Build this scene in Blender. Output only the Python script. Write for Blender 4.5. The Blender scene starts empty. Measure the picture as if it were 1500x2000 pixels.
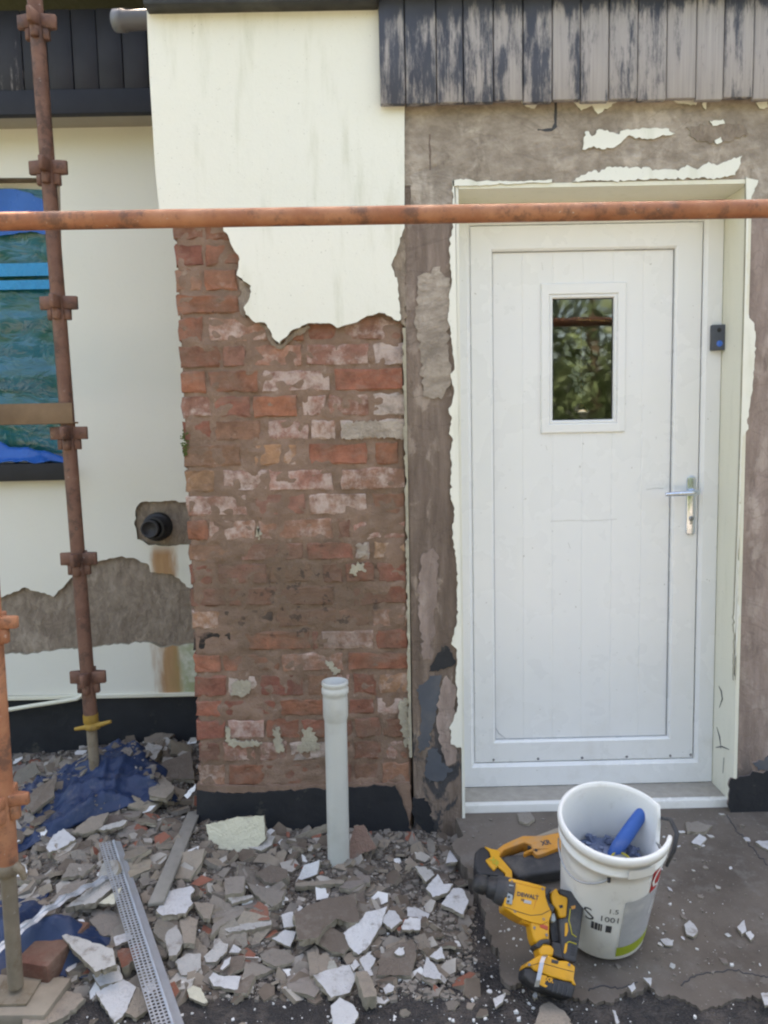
import bpy, bmesh, math, random
from mathutils import Vector, Matrix, noise

# ------------------------------------------------------------------ camera, sky, sun, exposure
scn = bpy.context.scene
col = scn.collection
rad = math.radians
YAW, PITCH, ROLL, FPX = rad(0.3), rad(5.7), rad(-1.2), 1500.0
CAM = Vector((0.0, -2.5, 1.375))
fw = Vector((math.sin(YAW) * math.cos(PITCH), math.cos(YAW) * math.cos(PITCH), -math.sin(PITCH)))
r0 = Vector((math.cos(YAW), -math.sin(YAW), 0.0))
u0 = r0.cross(fw)
rt = r0 * math.cos(ROLL) + u0 * math.sin(ROLL)
up = u0 * math.cos(ROLL) - r0 * math.sin(ROLL)
cd = bpy.data.cameras.new('camera')
cd.sensor_fit = 'VERTICAL'
cd.sensor_height = 24.0
cd.lens = 24.0 * FPX / 2000.0
cd.clip_start = 0.05
cd.clip_end = 400.0
cam = bpy.data.objects.new('camera', cd)
col.objects.link(cam)
cam.matrix_world = Matrix(((rt.x, up.x, -fw.x, CAM.x), (rt.y, up.y, -fw.y, CAM.y), (rt.z, up.z, -fw.z, CAM.z), (0, 0, 0, 1)))
scn.camera = cam

SUN_EL, SUN_ROT = rad(58), rad(12)
w = bpy.data.worlds.new('World')
scn.world = w
w.use_nodes = True
wn = w.node_tree
sky = wn.nodes.new('ShaderNodeTexSky')
sky.sky_type = 'NISHITA'
sky.sun_disc = False
sky.sun_elevation = SUN_EL
sky.sun_rotation = SUN_ROT
sky.air_density = 1.0
sky.dust_density = 4.0
sky.ozone_density = 0.6
wn.links.new(sky.outputs[0], wn.nodes['Background'].inputs[0])
wn.nodes['Background'].inputs[1].default_value = 0.15
sd = bpy.data.lights.new('sun', 'SUN')
sd.energy = 4.0
sd.angle = rad(0.53)
sd.color = (1.0, 0.94, 0.84)
sun = bpy.data.objects.new('sun', sd)
col.objects.link(sun)
to_sun = Vector((math.sin(SUN_ROT) * math.cos(SUN_EL), math.cos(SUN_ROT) * math.cos(SUN_EL), math.sin(SUN_EL)))
sun.rotation_euler = (-to_sun).to_track_quat('-Z', 'Y').to_euler()
vs = scn.view_settings
vs.view_transform = 'Standard'
vs.look = 'None'
vs.gamma = 1.0
vs.exposure = 2.36
vs.use_white_balance = True      # the phone balanced for open shade
vs.white_balance_temperature = 7950
vs.white_balance_tint = 11
scn.render.engine = 'CYCLES'
scn.cycles.use_denoising = True
scn.cycles.max_bounces = 8
scn.cycles.diffuse_bounces = 5
scn.cycles.glossy_bounces = 4
scn.cycles.transmission_bounces = 6
scn.cycles.transparent_max_bounces = 12
scn.cycles.filter_width = 2.2

# ------------------------------------------------------------------ photograph pixel -> point on a plane of the place
def ray(px, py):
    return fw * FPX + rt * (px - 750.0) - up * (py - 1000.0)
def onY(px, py, Y):
    d = ray(px, py)
    return CAM + d * ((Y - CAM.y) / d.y)
def onZ(px, py, Z):
    d = ray(px, py)
    return CAM + d * ((Z - CAM.z) / d.z)
def onP(px, py, p0, n):
    d = ray(px, py)
    return CAM + d * ((p0 - CAM).dot(n) / d.dot(n))
def depth(p):
    return (p - CAM).dot(fw)

# ------------------------------------------------------------------ materials
class NT:
    def __init__(s, name):
        s.m = bpy.data.materials.new(name)
        s.m.use_nodes = True
        s.t = s.m.node_tree
        s.b = s.t.nodes['Principled BSDF']
        s._pos = None
    def n(s, typ, **kw):
        x = s.t.nodes.new(typ)
        for k, v in kw.items():
            setattr(x, k, v)
        return x
    def put(s, sock, v):
        if v is None:
            return
        if isinstance(v, bpy.types.NodeSocket):
            s.t.links.new(v, sock)
        elif isinstance(v, (tuple, list)):
            v = tuple(v)
            if len(sock.default_value) == 4 and len(v) == 3:
                v = v + (1.0,)
            sock.default_value = v
        else:
            sock.default_value = v
    @property
    def pos(s):
        if s._pos is None:
            s._pos = s.n('ShaderNodeNewGeometry').outputs['Position']
        return s._pos
    def coord(s, scale=(1, 1, 1), loc=(0, 0, 0), rot=(0, 0, 0)):
        mp = s.n('ShaderNodeMapping')
        s.put(mp.inputs['Vector'], s.pos)
        mp.inputs['Scale'].default_value = scale
        mp.inputs['Location'].default_value = loc
        mp.inputs['Rotation'].default_value = rot
        return mp.outputs[0]
    def noise(s, scale, detail=4, rough=0.55, vec=None, dist=0.0):
        x = s.n('ShaderNodeTexNoise')
        s.put(x.inputs['Vector'], vec if vec is not None else s.pos)
        x.inputs['Scale'].default_value = scale
        x.inputs['Detail'].default_value = detail
        x.inputs['Roughness'].default_value = rough
        x.inputs['Distortion'].default_value = dist
        return x.outputs['Fac']
    def voro(s, scale, vec=None, feature='F1', out='Distance'):
        x = s.n('ShaderNodeTexVoronoi', feature=feature)
        s.put(x.inputs['Vector'], vec if vec is not None else s.pos)
        x.inputs['Scale'].default_value = scale
        return x.outputs[out]
    def ramp(s, fac, a, b, lo=0.0, hi=1.0, smooth=True):
        x = s.n('ShaderNodeMapRange')
        if smooth:
            x.interpolation_type = 'SMOOTHSTEP'
        s.put(x.inputs['Value'], fac)
        s.put(x.inputs['From Min'], a)
        s.put(x.inputs['From Max'], b)
        s.put(x.inputs['To Min'], lo)
        s.put(x.inputs['To Max'], hi)
        return x.outputs[0]
    def mix(s, fac, a, b, blend='MIX'):
        x = s.n('ShaderNodeMix', data_type='RGBA', blend_type=blend)
        s.put(x.inputs[0], fac)
        s.put(x.inputs[6], a)
        s.put(x.inputs[7], b)
        return x.outputs[2]
    def math(s, op, a, b=0.0):
        x = s.n('ShaderNodeMath', operation=op)
        s.put(x.inputs[0], a)
        s.put(x.inputs[1], b)
        return x.outputs[0]
    def xyz(s):
        x = s.n('ShaderNodeSeparateXYZ')
        s.put(x.inputs[0], s.pos)
        return x.outputs
    def info(s):
        return s.n('ShaderNodeObjectInfo').outputs
    def bump(s, h, strength=0.4, dist=0.005, normal=None):
        x = s.n('ShaderNodeBump')
        s.put(x.inputs['Height'], h)
        x.inputs['Strength'].default_value = strength
        x.inputs['Distance'].default_value = dist
        if normal is not None:
            s.put(x.inputs['Normal'], normal)
        return x.outputs[0]
    def done(s, base=None, rough=0.8, normal=None, metal=0.0, spec=0.5, **kw):
        s.put(s.b.inputs['Base Color'], base)
        s.put(s.b.inputs['Roughness'], rough)
        s.put(s.b.inputs['Normal'], normal)
        s.put(s.b.inputs['Metallic'], metal)
        s.put(s.b.inputs['Specular IOR Level'], spec)
        for k, v in kw.items():
            s.put(s.b.inputs[k.replace('_', ' ')], v)
        return s.m

M = {}
def plain(name, c, rough=0.5, metal=0.0, var=0.25, scale=25, bump=0.15, spec=0.4, dirt=None, dirt_amt=0.35):
    n = NT(name)
    f = n.noise(scale, 5, 0.6)
    base = n.mix(f, tuple(x * (1 - var) for x in c), tuple(min(1, x * (1 + var)) for x in c))
    if dirt:
        base = n.mix(n.ramp(n.noise(scale * 0.45, 6, 0.65), 0.48, 0.72, 0.0, dirt_amt), base, dirt)
    r = n.ramp(n.noise(scale * 1.7, 4), 0.3, 0.7, max(0.05, rough - 0.1), min(1, rough + 0.12))
    M[name] = n.done(base, r, n.bump(n.noise(scale * 3, 4), bump, 0.002), metal, spec)
    return M[name]

# white masonry paint over render
def mk_paint(name, a, b, streak=0.5):
    n = NT(name)
    big = n.noise(1.6, 4, 0.5)
    base = n.mix(big, a, b)
    fine = n.noise(60, 4, 0.7)
    base = n.mix(n.ramp(fine, 0.55, 0.85, 0, 0.18), base, (0.45, 0.43, 0.36))
    st = n.noise(5.0, 5, 0.6, n.coord((3.5, 3.5, 0.55)))
    base = n.mix(n.ramp(st, 0.52, 0.78, 0, 0.42 * streak), base, (0.42, 0.43, 0.30))
    sp = n.ramp(n.noise(170, 2, 0.5), 0.72, 0.76, 0, 0.5)
    base = n.mix(sp, base, (0.25, 0.24, 0.2))
    h = n.math('ADD', n.math('MULTIPLY', n.noise(9, 3), 1.0), n.math('MULTIPLY', n.noise(120, 4, 0.7), 0.35))
    M[name] = n.done(base, 0.75, n.bump(h, 0.35, 0.006), spec=0.25)
mk_paint('masonry_paint', (0.74, 0.74, 0.66), (0.80, 0.80, 0.74), 0.8)
mk_paint('old_paint', (0.72, 0.70, 0.57), (0.78, 0.77, 0.68), 0.5)

# left wall paint: rust run under the pipe stub and green algae near the pier (stains with their own place)
n = NT('side_wall_paint')
X, Yc, Z = n.xyz()
base = n.mix(n.noise(1.5, 3), (0.70, 0.70, 0.63), (0.77, 0.77, 0.72))
base = n.mix(n.ramp(n.noise(60, 4, 0.7), 0.55, 0.85, 0, 0.16), base, (0.42, 0.4, 0.34))
wob = n.math('ADD', X, n.math('MULTIPLY', n.math('SUBTRACT', n.noise(14, 4, 0.6, n.coord((1, 1, 0.25))), 0.5), 0.12))
RX = onY(324, 1150, 0.735).x
rust = n.ramp(n.math('ABSOLUTE', n.math('SUBTRACT', wob, RX)), 0.075, 0.022, 0.0, 0.9)
rust = n.math('MULTIPLY', rust, n.ramp(Z, onY(324, 1062, 0.735).z + 0.02, onY(324, 1085, 0.735).z, 0, 1))
base = n.mix(rust, base, n.mix(n.noise(18, 4, 0.6, n.coord((3, 3, 0.4))), (0.30, 0.11, 0.035), (0.46, 0.27, 0.10)))
AX = onY(362, 1200, 0.735).x
alg = n.math('MULTIPLY', n.ramp(wob, AX - 0.10, AX + 0.02, 0, 0.75), n.ramp(Z, 0.95, 0.35, 0, 1))
base = n.mix(n.math('MULTIPLY', alg, n.ramp(n.noise(20, 5), 0.3, 0.6, 0.3, 1)), base, (0.20, 0.24, 0.07))
h = n.math('ADD', n.noise(7, 3), n.math('MULTIPLY', n.noise(120, 4, 0.7), 0.25))
M['side_wall_paint'] = n.done(base, 0.7, n.bump(h, 0.3, 0.006), spec=0.3)

# bare undercoat: grey brown, trowel streaks, dark and pale scabs
def mk_under(name, dark, mid, pale, zs=0.35, k=1.0, rot=0.0, bit=0.0):
    n = NT(name)
    v = n.coord((1.6, 1.6, zs), rot=(0, rot, 0))
    a = n.noise(7 * k, 6, 0.62, v, 0.6)
    base = n.mix(n.ramp(a, 0.3, 0.7), dark, mid)
    b = n.noise(11 * k, 5, 0.6, n.coord((1.2, 1.2, 0.7), (3, 5, 1)), 0.4)
    base = n.mix(n.ramp(b, 0.55, 0.66, 0, 0.75), base, pale)
    c = n.noise(14 * k, 6, 0.65, n.coord((1, 1, 0.5), (7, 2, 9)))
    base = n.mix(n.ramp(c, 0.62, 0.72, 0, 0.55), base, tuple(x * 0.6 for x in dark))
    sw = n.noise(2.6, 4, 0.55, n.coord((1, 1, 1.6), (1, 8, 2)), 1.2)
    line = n.ramp(n.math('ABSOLUTE', n.math('SUBTRACT', sw, 0.5)), 0.0, 0.014, 0.28, 0)
    tr = n.noise(26 * k, 6, 0.7, n.coord((1.0, 1.0, zs * 0.6), (5, 1, 7), (0, rot + 0.12, 0)))
    base = n.mix(n.ramp(tr, 0.36, 0.66, 0.0, 0.5), n.mix(1.0, base, (0.72, 0.70, 0.68), 'MULTIPLY'), n.mix(1.0, base, (1.2, 1.19, 1.18), 'MULTIPLY'))
    base = n.mix(line, base, tuple(x * 0.5 for x in dark))
    if bit:
        Z = n.xyz()[2]
        bm_ = n.math('MULTIPLY', n.ramp(n.noise(9, 5, 0.6, n.coord((1.3, 1.3, 0.6), (2, 2, 4)), 0.5), 0.47, 0.53), n.ramp(Z, bit, bit - 0.25))
        base = n.mix(n.math('MULTIPLY', bm_, 0.9), base, (0.055, 0.06, 0.07))
    h = n.math('ADD', n.math('MULTIPLY', b, 1.4), n.math('ADD', n.math('ADD', a, n.math('MULTIPLY', tr, 0.8)), n.math('MULTIPLY', n.noise(90, 5, 0.7), 0.5)))
    M[name] = n.done(base, 0.9, n.bump(h, 0.85, 0.010), spec=0.2)
mk_under('undercoat_post', (0.185, 0.142, 0.12), (0.32, 0.255, 0.218), (0.46, 0.385, 0.335), 0.22, 1.0, 0, 0.55)
mk_under('undercoat_lintel', (0.33, 0.285, 0.245), (0.51, 0.45, 0.395), (0.62, 0.555, 0.495), 2.6, 0.7, 0.1)
mk_under('undercoat_right', (0.31, 0.245, 0.22), (0.44, 0.355, 0.325), (0.52, 0.44, 0.40), 0.35, 0.8, 0, 0.35)
mk_under('undercoat_side', (0.27, 0.22, 0.18), (0.39, 0.33, 0.275), (0.46, 0.395, 0.335), 1.0, 1.3)

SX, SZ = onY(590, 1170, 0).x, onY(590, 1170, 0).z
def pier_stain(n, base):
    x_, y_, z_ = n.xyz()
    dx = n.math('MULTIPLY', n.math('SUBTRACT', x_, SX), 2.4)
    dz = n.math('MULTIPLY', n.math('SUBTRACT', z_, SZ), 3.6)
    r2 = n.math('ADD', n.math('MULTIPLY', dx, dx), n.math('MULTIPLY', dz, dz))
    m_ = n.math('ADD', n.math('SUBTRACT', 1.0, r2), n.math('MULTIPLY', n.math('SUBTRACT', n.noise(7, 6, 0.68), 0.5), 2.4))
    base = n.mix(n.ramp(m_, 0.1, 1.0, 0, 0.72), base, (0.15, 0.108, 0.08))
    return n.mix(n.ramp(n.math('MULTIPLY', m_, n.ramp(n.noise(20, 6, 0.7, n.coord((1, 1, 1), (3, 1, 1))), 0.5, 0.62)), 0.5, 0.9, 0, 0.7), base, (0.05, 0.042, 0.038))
def mk_mortar(name, a, b, c):
    n = NT(name)
    base = n.mix(n.ramp(n.noise(10, 6, 0.65), 0.3, 0.7), a, b)
    base = n.mix(n.ramp(n.noise(26, 5, 0.65), 0.58, 0.72, 0, 0.7), base, c)
    base = n.mix(n.ramp(n.noise(16, 6, 0.7, n.coord((1, 1, 1), (4, 4, 4))), 0.64, 0.74, 0, 0.8), base, tuple(x * 0.35 for x in a))
    if name == 'joint_mortar':
        base = n.mix(n.ramp(n.noise(3.2, 5, 0.6, n.coord((1, 1, 1.2), (0.4, 0, 0.35))), 0.47, 0.66, 0, 0.6), base, (0.165, 0.118, 0.088))
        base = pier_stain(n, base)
    h = n.math('ADD', n.noise(40, 6, 0.7), n.math('MULTIPLY', n.noise(190, 3), 0.5))
    M[name] = n.done(base, 0.95, n.bump(h, 0.8, 0.008), spec=0.15)
mk_mortar('joint_mortar', (0.205, 0.135, 0.10), (0.29, 0.20, 0.155), (0.36, 0.28, 0.23))
mk_mortar('render_edge', (0.34, 0.31, 0.25), (0.45, 0.42, 0.33), (0.55, 0.52, 0.42))

# brick: body colour from the object, alpha = how much pale render is still stuck to it
n = NT('brick')
inf = n.info()
f = n.noise(22, 6, 0.65)
base = n.mix(n.ramp(f, 0.25, 0.75), n.mix(1.0, inf['Color'], (0.62, 0.58, 0.55), 'MULTIPLY'), n.mix(1.0, inf['Color'], (1.18, 1.12, 1.08), 'MULTIPLY'))
g = n.noise(13, 6, 0.68, n.coord((0.8, 1, 1.5), (2, 0, 5)))
base = n.mix(n.ramp(g, 0.46, 0.68, 0.0, 0.7), base, (0.27, 0.175, 0.138))
gz = n.noise(3.2, 5, 0.6, n.coord((1, 1, 1.2), (0.4, 0, 0.35)))
base = n.mix(n.ramp(gz, 0.47, 0.66, 0, 0.6), base, (0.165, 0.118, 0.088))
dk = n.noise(30, 5, 0.7, n.coord((1, 1, 1), (9, 1, 3)))
base = n.mix(n.ramp(dk, 0.63, 0.73, 0, 0.75), base, (0.05, 0.042, 0.04))
wh = n.math('ADD', n.noise(19, 7, 0.72, n.coord((1, 1, 1), (1, 6, 2))), n.math('MULTIPLY', n.math('SUBTRACT', inf['Alpha'], 0.5), 0.5))
base = n.mix(n.ramp(wh, 0.50, 0.76, 0, 0.75), base, (0.55, 0.45, 0.41))
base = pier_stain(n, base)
h = n.math('ADD', n.noise(35, 6, 0.7), n.math('ADD', n.math('MULTIPLY', n.noise(160, 4, 0.7), 0.5), n.math('MULTIPLY', g, 0.8)))
M['brick'] = n.done(base, 0.92, n.bump(h, 0.75, 0.007), spec=0.2)

# weathered cladding boards: dark paint flaking off grey wood, alpha = wear
n = NT('board')
inf = n.info()
v = n.coord((9, 9, 0.9))
fl = n.noise(2.6, 8, 0.72, v, 0.3)
fl2 = n.noise(9, 7, 0.74, n.coord((2.6, 2.6, 0.75), (3, 1, 2)))
mask = n.math('ADD', n.math('ADD', n.math('MULTIPLY', fl, 0.75), n.math('MULTIPLY', fl2, 0.6)), inf['Alpha'])
gr = n.noise(3.0, 6, 0.6, n.coord((40, 40, 1.2)))
wood = n.mix(gr, (0.235, 0.222, 0.232), (0.50, 0.47, 0.475))
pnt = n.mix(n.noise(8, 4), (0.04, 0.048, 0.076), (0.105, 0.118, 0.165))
mask = n.math('SUBTRACT', mask, n.ramp(n.xyz()[2], 2.60, 2.70, 0, 0.22))  # gutter's shade put into the mask: boards darken towards the top
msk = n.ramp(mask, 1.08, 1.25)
h = n.math('ADD', n.math('MULTIPLY', gr, 0.5), n.math('MULTIPLY', n.math('SUBTRACT', 1.0, msk), 0.6))
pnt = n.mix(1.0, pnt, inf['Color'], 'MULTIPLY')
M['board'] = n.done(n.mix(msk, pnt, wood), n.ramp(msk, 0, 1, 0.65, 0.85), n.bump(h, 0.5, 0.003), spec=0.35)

# bitumen painted plinth
n = NT('bitumen')
base = n.mix(n.noise(9, 5), (0.012, 0.014, 0.018), (0.032, 0.034, 0.04))
base = n.mix(n.ramp(n.noise(13, 6, 0.7), 0.6, 0.72, 0, 0.5), base, (0.12, 0.11, 0.09))
M['bitumen'] = n.done(base, 0.6, n.bump(n.noise(30, 5), 0.5, 0.006), spec=0.35)

# white plastic of the door
def mk_upvc(name, c, grime=0.25):
    n = NT(name)
    base = n.mix(n.noise(2, 3), c, tuple(x * 0.965 for x in c))
    base = n.mix(n.ramp(n.noise(16, 6, 0.7), 0.57, 0.8, 0, grime), base, (0.5, 0.49, 0.44))
    Z = n.xyz()[2]
    dust = n.math('MULTIPLY', n.ramp(Z, 0.75, 0.12, 0, 1), n.ramp(n.noise(9, 6, 0.7), 0.45, 0.8, 0, 0.3))
    base = n.mix(dust, base, (0.5, 0.47, 0.42))
    sp = n.ramp(n.noise(75, 3, 0.5), 0.72, 0.77, 0, 0.6)
    base = n.mix(sp, base, (0.3, 0.29, 0.27))
    M[name] = n.done(base, n.ramp(n.noise(5, 4), 0.3, 0.7, 0.22, 0.36), n.bump(n.noise(2.5, 2), 0.06, 0.02), spec=0.45)
mk_upvc('upvc', (0.80, 0.81, 0.82), 0.10)
mk_upvc('upvc_dirty', (0.76, 0.76, 0.74), 0.6)
plain('seam', (0.42, 0.43, 0.45), 0.7, 0, 0.2)
plain('scuff_reflection_grey', (0.58, 0.58, 0.57), 0.6)
plain('gasket', (0.05, 0.05, 0.055), 0.6)
plain('chrome', (0.60, 0.66, 0.76), 0.2, 1.0, 0.06, 12, 0.04)
plain('screw', (0.22, 0.22, 0.23), 0.5, 0.6)
plain('sealant', (0.62, 0.6, 0.5), 0.7, 0, 0.2, 40, 0.3, dirt=(0.15, 0.14, 0.1))

# rusty orange painted scaffold tube
def mk_rust(name, a, b, c, pa=0.5):
    n = NT(name)
    base = n.mix(n.ramp(n.noise(9, 6, 0.65), 0.3, 0.7), a, b)
    base = n.mix(n.ramp(n.noise(17, 7, 0.72), 0.48, 0.64, 0, 0.8), base, c)
    base = n.mix(n.ramp(n.noise(50, 5, 0.7, n.coord((1, 1, 1), (4, 1, 1))), 0.64, 0.7, 0, pa), base, (0.42, 0.38, 0.35))
    M[name] = n.done(base, n.ramp(n.noise(20, 4), 0.3, 0.7, 0.5, 0.8), n.bump(n.noise(60, 5, 0.7), 0.4, 0.003), 0.0, 0.35)
mk_rust('orange_tube', (0.27, 0.105, 0.056), (0.39, 0.18, 0.10), (0.12, 0.064, 0.046), 0.7)
mk_rust('brown_tube', (0.135, 0.068, 0.05), (0.20, 0.105, 0.075), (0.075, 0.045, 0.037), 0.45)
mk_rust('bare_tube', (0.17, 0.142, 0.105), (0.24, 0.20, 0.15), (0.15, 0.11, 0.07), 0.3)
mk_rust('jack_yellow', (0.42, 0.26, 0.04), (0.34, 0.22, 0.06), (0.16, 0.10, 0.05), 0.1)
plain('galvanised', (0.44, 0.475, 0.525), 0.42, 0.55, 0.12, 30, 0.1, dirt=(0.3, 0.29, 0.27))
plain('weathered_timber', (0.23, 0.215, 0.19), 0.85, 0, 0.3, 18, 0.4, dirt=(0.1, 0.09, 0.07))
plain('sole_board', (0.27, 0.23, 0.18), 0.85, 0, 0.25, 20, 0.4, dirt=(0.14, 0.12, 0.09))
plain('grey_pvc', (0.50, 0.515, 0.49), 0.38, 0, 0.05, 8, 0.03, dirt=(0.30, 0.29, 0.25), dirt_amt=0.45)
plain('black_plastic', (0.02, 0.021, 0.024), 0.42, 0, 0.2)
plain('dark_void', (0.006, 0.006, 0.007), 0.9)

# ground
n = NT('asphalt')
v1 = n.voro(150)
base = n.mix(n.noise(5, 5, 0.6), (0.026, 0.025, 0.026), (0.052, 0.049, 0.049))
base = n.mix(n.ramp(v1, 0.0, 0.5, 0.6, 0), base, (0.095, 0.09, 0.087))
base = n.mix(n.ramp(n.noise(11, 6, 0.7), 0.42, 0.68, 0, 0.8), base, (0.125, 0.108, 0.096))
base = n.mix(n.ramp(n.noise(85, 3, 0.6), 0.70, 0.74, 0, 0.8), base, (0.5, 0.49, 0.47))
h = n.math('ADD', n.math('MULTIPLY', v1, -1.0), n.noise(30, 5))
M['asphalt'] = n.done(base, 0.9, n.bump(h, 0.9, 0.008), spec=0.25)
n = NT('concrete')
base = n.mix(n.ramp(n.noise(3.5, 6, 0.6), 0.3, 0.7), (0.09, 0.075, 0.063), (0.15, 0.127, 0.108))
base = n.mix(n.ramp(n.noise(12, 6, 0.7, n.coord((1, 1, 1), (5, 3, 0))), 0.5, 0.72, 0, 0.6), base, (0.19, 0.175, 0.16))
base = n.mix(n.ramp(n.noise(120, 3, 0.6), 0.66, 0.72, 0, 0.6), base, (0.34, 0.33, 0.31))
base = n.mix(n.ramp(n.noise(7, 6, 0.7, n.coord((1, 1, 1), (2, 9, 0))), 0.6, 0.7, 0, 0.5), base, (0.06, 0.055, 0.05))
h = n.math('ADD', n.noise(14, 5), n.math('MULTIPLY', n.noise(140, 4, 0.7), 0.5))
M['concrete'] = n.done(base, 0.9, n.bump(h, 0.45, 0.006), spec=0.25)
n = NT('rubble_dust')
base = n.mix(n.noise(16, 6, 0.7), (0.085, 0.073, 0.062), (0.19, 0.165, 0.142))
base = n.mix(n.ramp(n.voro(70), 0.0, 0.45, 0.7, 0), base, (0.25, 0.23, 0.21))
base = n.mix(n.ramp(n.noise(60, 4, 0.6), 0.66, 0.72, 0, 0.8), base, (0.5, 0.49, 0.46))
h = n.math('ADD', n.math('MULTIPLY', n.voro(70), -1), n.noise(25, 6))
M['rubble_dust'] = n.done(base, 0.95, n.bump(h, 1.0, 0.02), spec=0.15)
n = NT('bounce_gravel')
M['bounce_gravel'] = n.done(n.mix(n.ramp(n.voro(90), 0, 0.6), (0.34, 0.31, 0.27), (0.17, 0.155, 0.135)), 0.9, n.bump(n.voro(90), 1, 0.01))
n = NT('lawn')
M['lawn'] = n.done(n.mix(n.noise(3, 6, 0.7), (0.05, 0.085, 0.02), (0.11, 0.14, 0.04)), 0.9, n.bump(n.noise(60, 4), 1, 0.02))

# plaster fragments: face colour from the object, alpha = dirt
n = NT('fragment_face')
inf = n.info()
base = n.mix(n.noise(30, 5, 0.6), n.mix(1, inf['Color'], (0.8, 0.79, 0.78), 'MULTIPLY'), inf['Color'])
d = n.math('ADD', n.noise(24, 6, 0.7, n.coord((1, 1, 1), (3, 3, 3))), n.math('MULTIPLY', n.math('SUBTRACT', inf['Alpha'], 0.5), 0.4))
base = n.mix(n.ramp(d, 0.46, 0.68, 0, 0.88), base, (0.21, 0.183, 0.156))
base = n.mix(n.ramp(n.noise(110, 4, 0.7), 0.6, 0.72, 0, 0.5), base, (0.13, 0.115, 0.10))
h = n.math('ADD', n.noise(45, 5, 0.65), n.math('MULTIPLY', n.noise(200, 3), 0.5))
M['fragment_face'] = n.done(base, 0.88, n.bump(h, 0.8, 0.008), spec=0.2)
plain('fragment_side', (0.27, 0.24, 0.19), 0.95, 0, 0.35, 45, 0.7, 0.15)

def mk_tarp(name, a, b):
    n = NT(name)
    base = n.mix(n.noise(9, 5, 0.6), a, b)
    base = n.mix(n.ramp(n.noise(14, 6, 0.7), 0.52, 0.75, 0, 0.5), base, (0.18, 0.17, 0.17))
    M[name] = n.done(base, 0.5, n.bump(n.noise(28, 4, 0.6, dist=1.0), 0.35, 0.01), spec=0.4)
mk_tarp('blue_tarp', (0.009, 0.022, 0.060), (0.018, 0.043, 0.115))
n = NT('blue_sheet')
v = n.coord((1, 1, 3.0))
base = n.mix(n.ramp(n.noise(3, 3, 0.5, v, 1.0), 0.4, 0.62), (0.012, 0.095, 0.085), (0.012, 0.13, 0.19))
M['blue_sheet'] = n.done(base, 0.10, n.bump(n.noise(9, 3, 0.5, n.coord((1, 1, 1.6)), 1.5), 0.5, 0.02), spec=0.6)
n = NT('window_glass')
n.t.nodes.remove(n.b)
gl, tr, mx, fr = n.n('ShaderNodeBsdfGlossy'), n.n('ShaderNodeBsdfTransparent'), n.n('ShaderNodeMixShader'), n.n('ShaderNodeFresnel')
gl.inputs['Roughness'].default_value = 0.03
gl.inputs['Color'].default_value = (0.95, 1, 0.98, 1)
tr.inputs['Color'].default_value = (0.86, 0.92, 0.92, 1)
fr.inputs['IOR'].default_value = 2.4
n.put(gl.inputs['Normal'], n.bump(n.noise(3.2, 2), 0.05, 0.02))
n.put(mx.inputs[0], fr.outputs[0]); n.put(mx.inputs[1], tr.outputs[0]); n.put(mx.inputs[2], gl.outputs[0])
n.put(n.t.nodes['Material Output'].inputs[0], mx.outputs[0])
M['window_glass'] = n.m

# tools, bucket
plain('tool_yellow', (0.62, 0.30, 0.012), 0.42, 0, 0.08, 14, 0.06, 0.4, dirt=(0.16, 0.11, 0.06), dirt_amt=0.45)
plain('tool_orange', (0.56, 0.24, 0.03), 0.45, 0, 0.08, 14, 0.06, 0.4, dirt=(0.3, 0.25, 0.2), dirt_amt=0.55)
plain('tool_black', (0.022, 0.023, 0.026), 0.55, 0, 0.25, 30, 0.15, 0.4, dirt=(0.11, 0.10, 0.09), dirt_amt=0.5)
plain('tool_rubber', (0.045, 0.046, 0.05), 0.65, 0, 0.2, 30, 0.2, 0.35, dirt=(0.14, 0.13, 0.115), dirt_amt=0.5)
plain('tool_grey', (0.27, 0.30, 0.31), 0.5)
plain('tool_grey_dark', (0.085, 0.095, 0.115), 0.6, 0, 0.25, 14, 0.3, 0.3, dirt=(0.2, 0.18, 0.16), dirt_amt=0.4)
plain('grey_dark_pvc', (0.16, 0.165, 0.18), 0.4, 0, 0.1, 8, 0.05)
plain('blue_tape', (0.01, 0.26, 0.55), 0.3)
plain('blue_bundle', (0.012, 0.11, 0.42), 0.3, 0, 0.4, 8, 0.2)
plain('weathered_brown', (0.20, 0.135, 0.085), 0.8, 0, 0.3, 16, 0.3, 0.2, dirt=(0.09, 0.06, 0.04))
plain('render_edge_grey', (0.205, 0.182, 0.158), 0.95, 0, 0.5, 30, 0.4, 0.15)
plain('chip_brown', (0.14, 0.112, 0.09), 0.95, 0, 0.4, 30, 0.5, 0.15)
plain('chip_tan', (0.235, 0.197, 0.158), 0.95, 0, 0.35, 30, 0.5, 0.15)
plain('chip_pale', (0.36, 0.335, 0.30), 0.95, 0, 0.3, 30, 0.5, 0.15)
plain('chip_brick', (0.24, 0.10, 0.07), 0.95, 0, 0.35, 30, 0.5, 0.15)
plain('crumb_white', (0.66, 0.66, 0.65), 0.9, 0, 0.2, 30, 0.3, 0.15)
plain('red_mark', (0.42, 0.07, 0.03), 0.5)
plain('ink', (0.05, 0.05, 0.055), 0.6, 0, 0.4, 60, 0.0)
plain('ink_grey', (0.36, 0.36, 0.36), 0.6)
n = NT('bucket_plastic')
base = n.mix(n.noise(4, 4), (0.72, 0.725, 0.70), (0.78, 0.785, 0.77))
base = n.mix(n.ramp(n.noise(18, 6, 0.7), 0.55, 0.78, 0, 0.45), base, (0.42, 0.40, 0.35))
base = n.mix(n.ramp(n.noise(70, 4, 0.6, n.coord((1, 1, 0.3))), 0.68, 0.75, 0, 0.45), base, (0.3, 0.28, 0.25))
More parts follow.
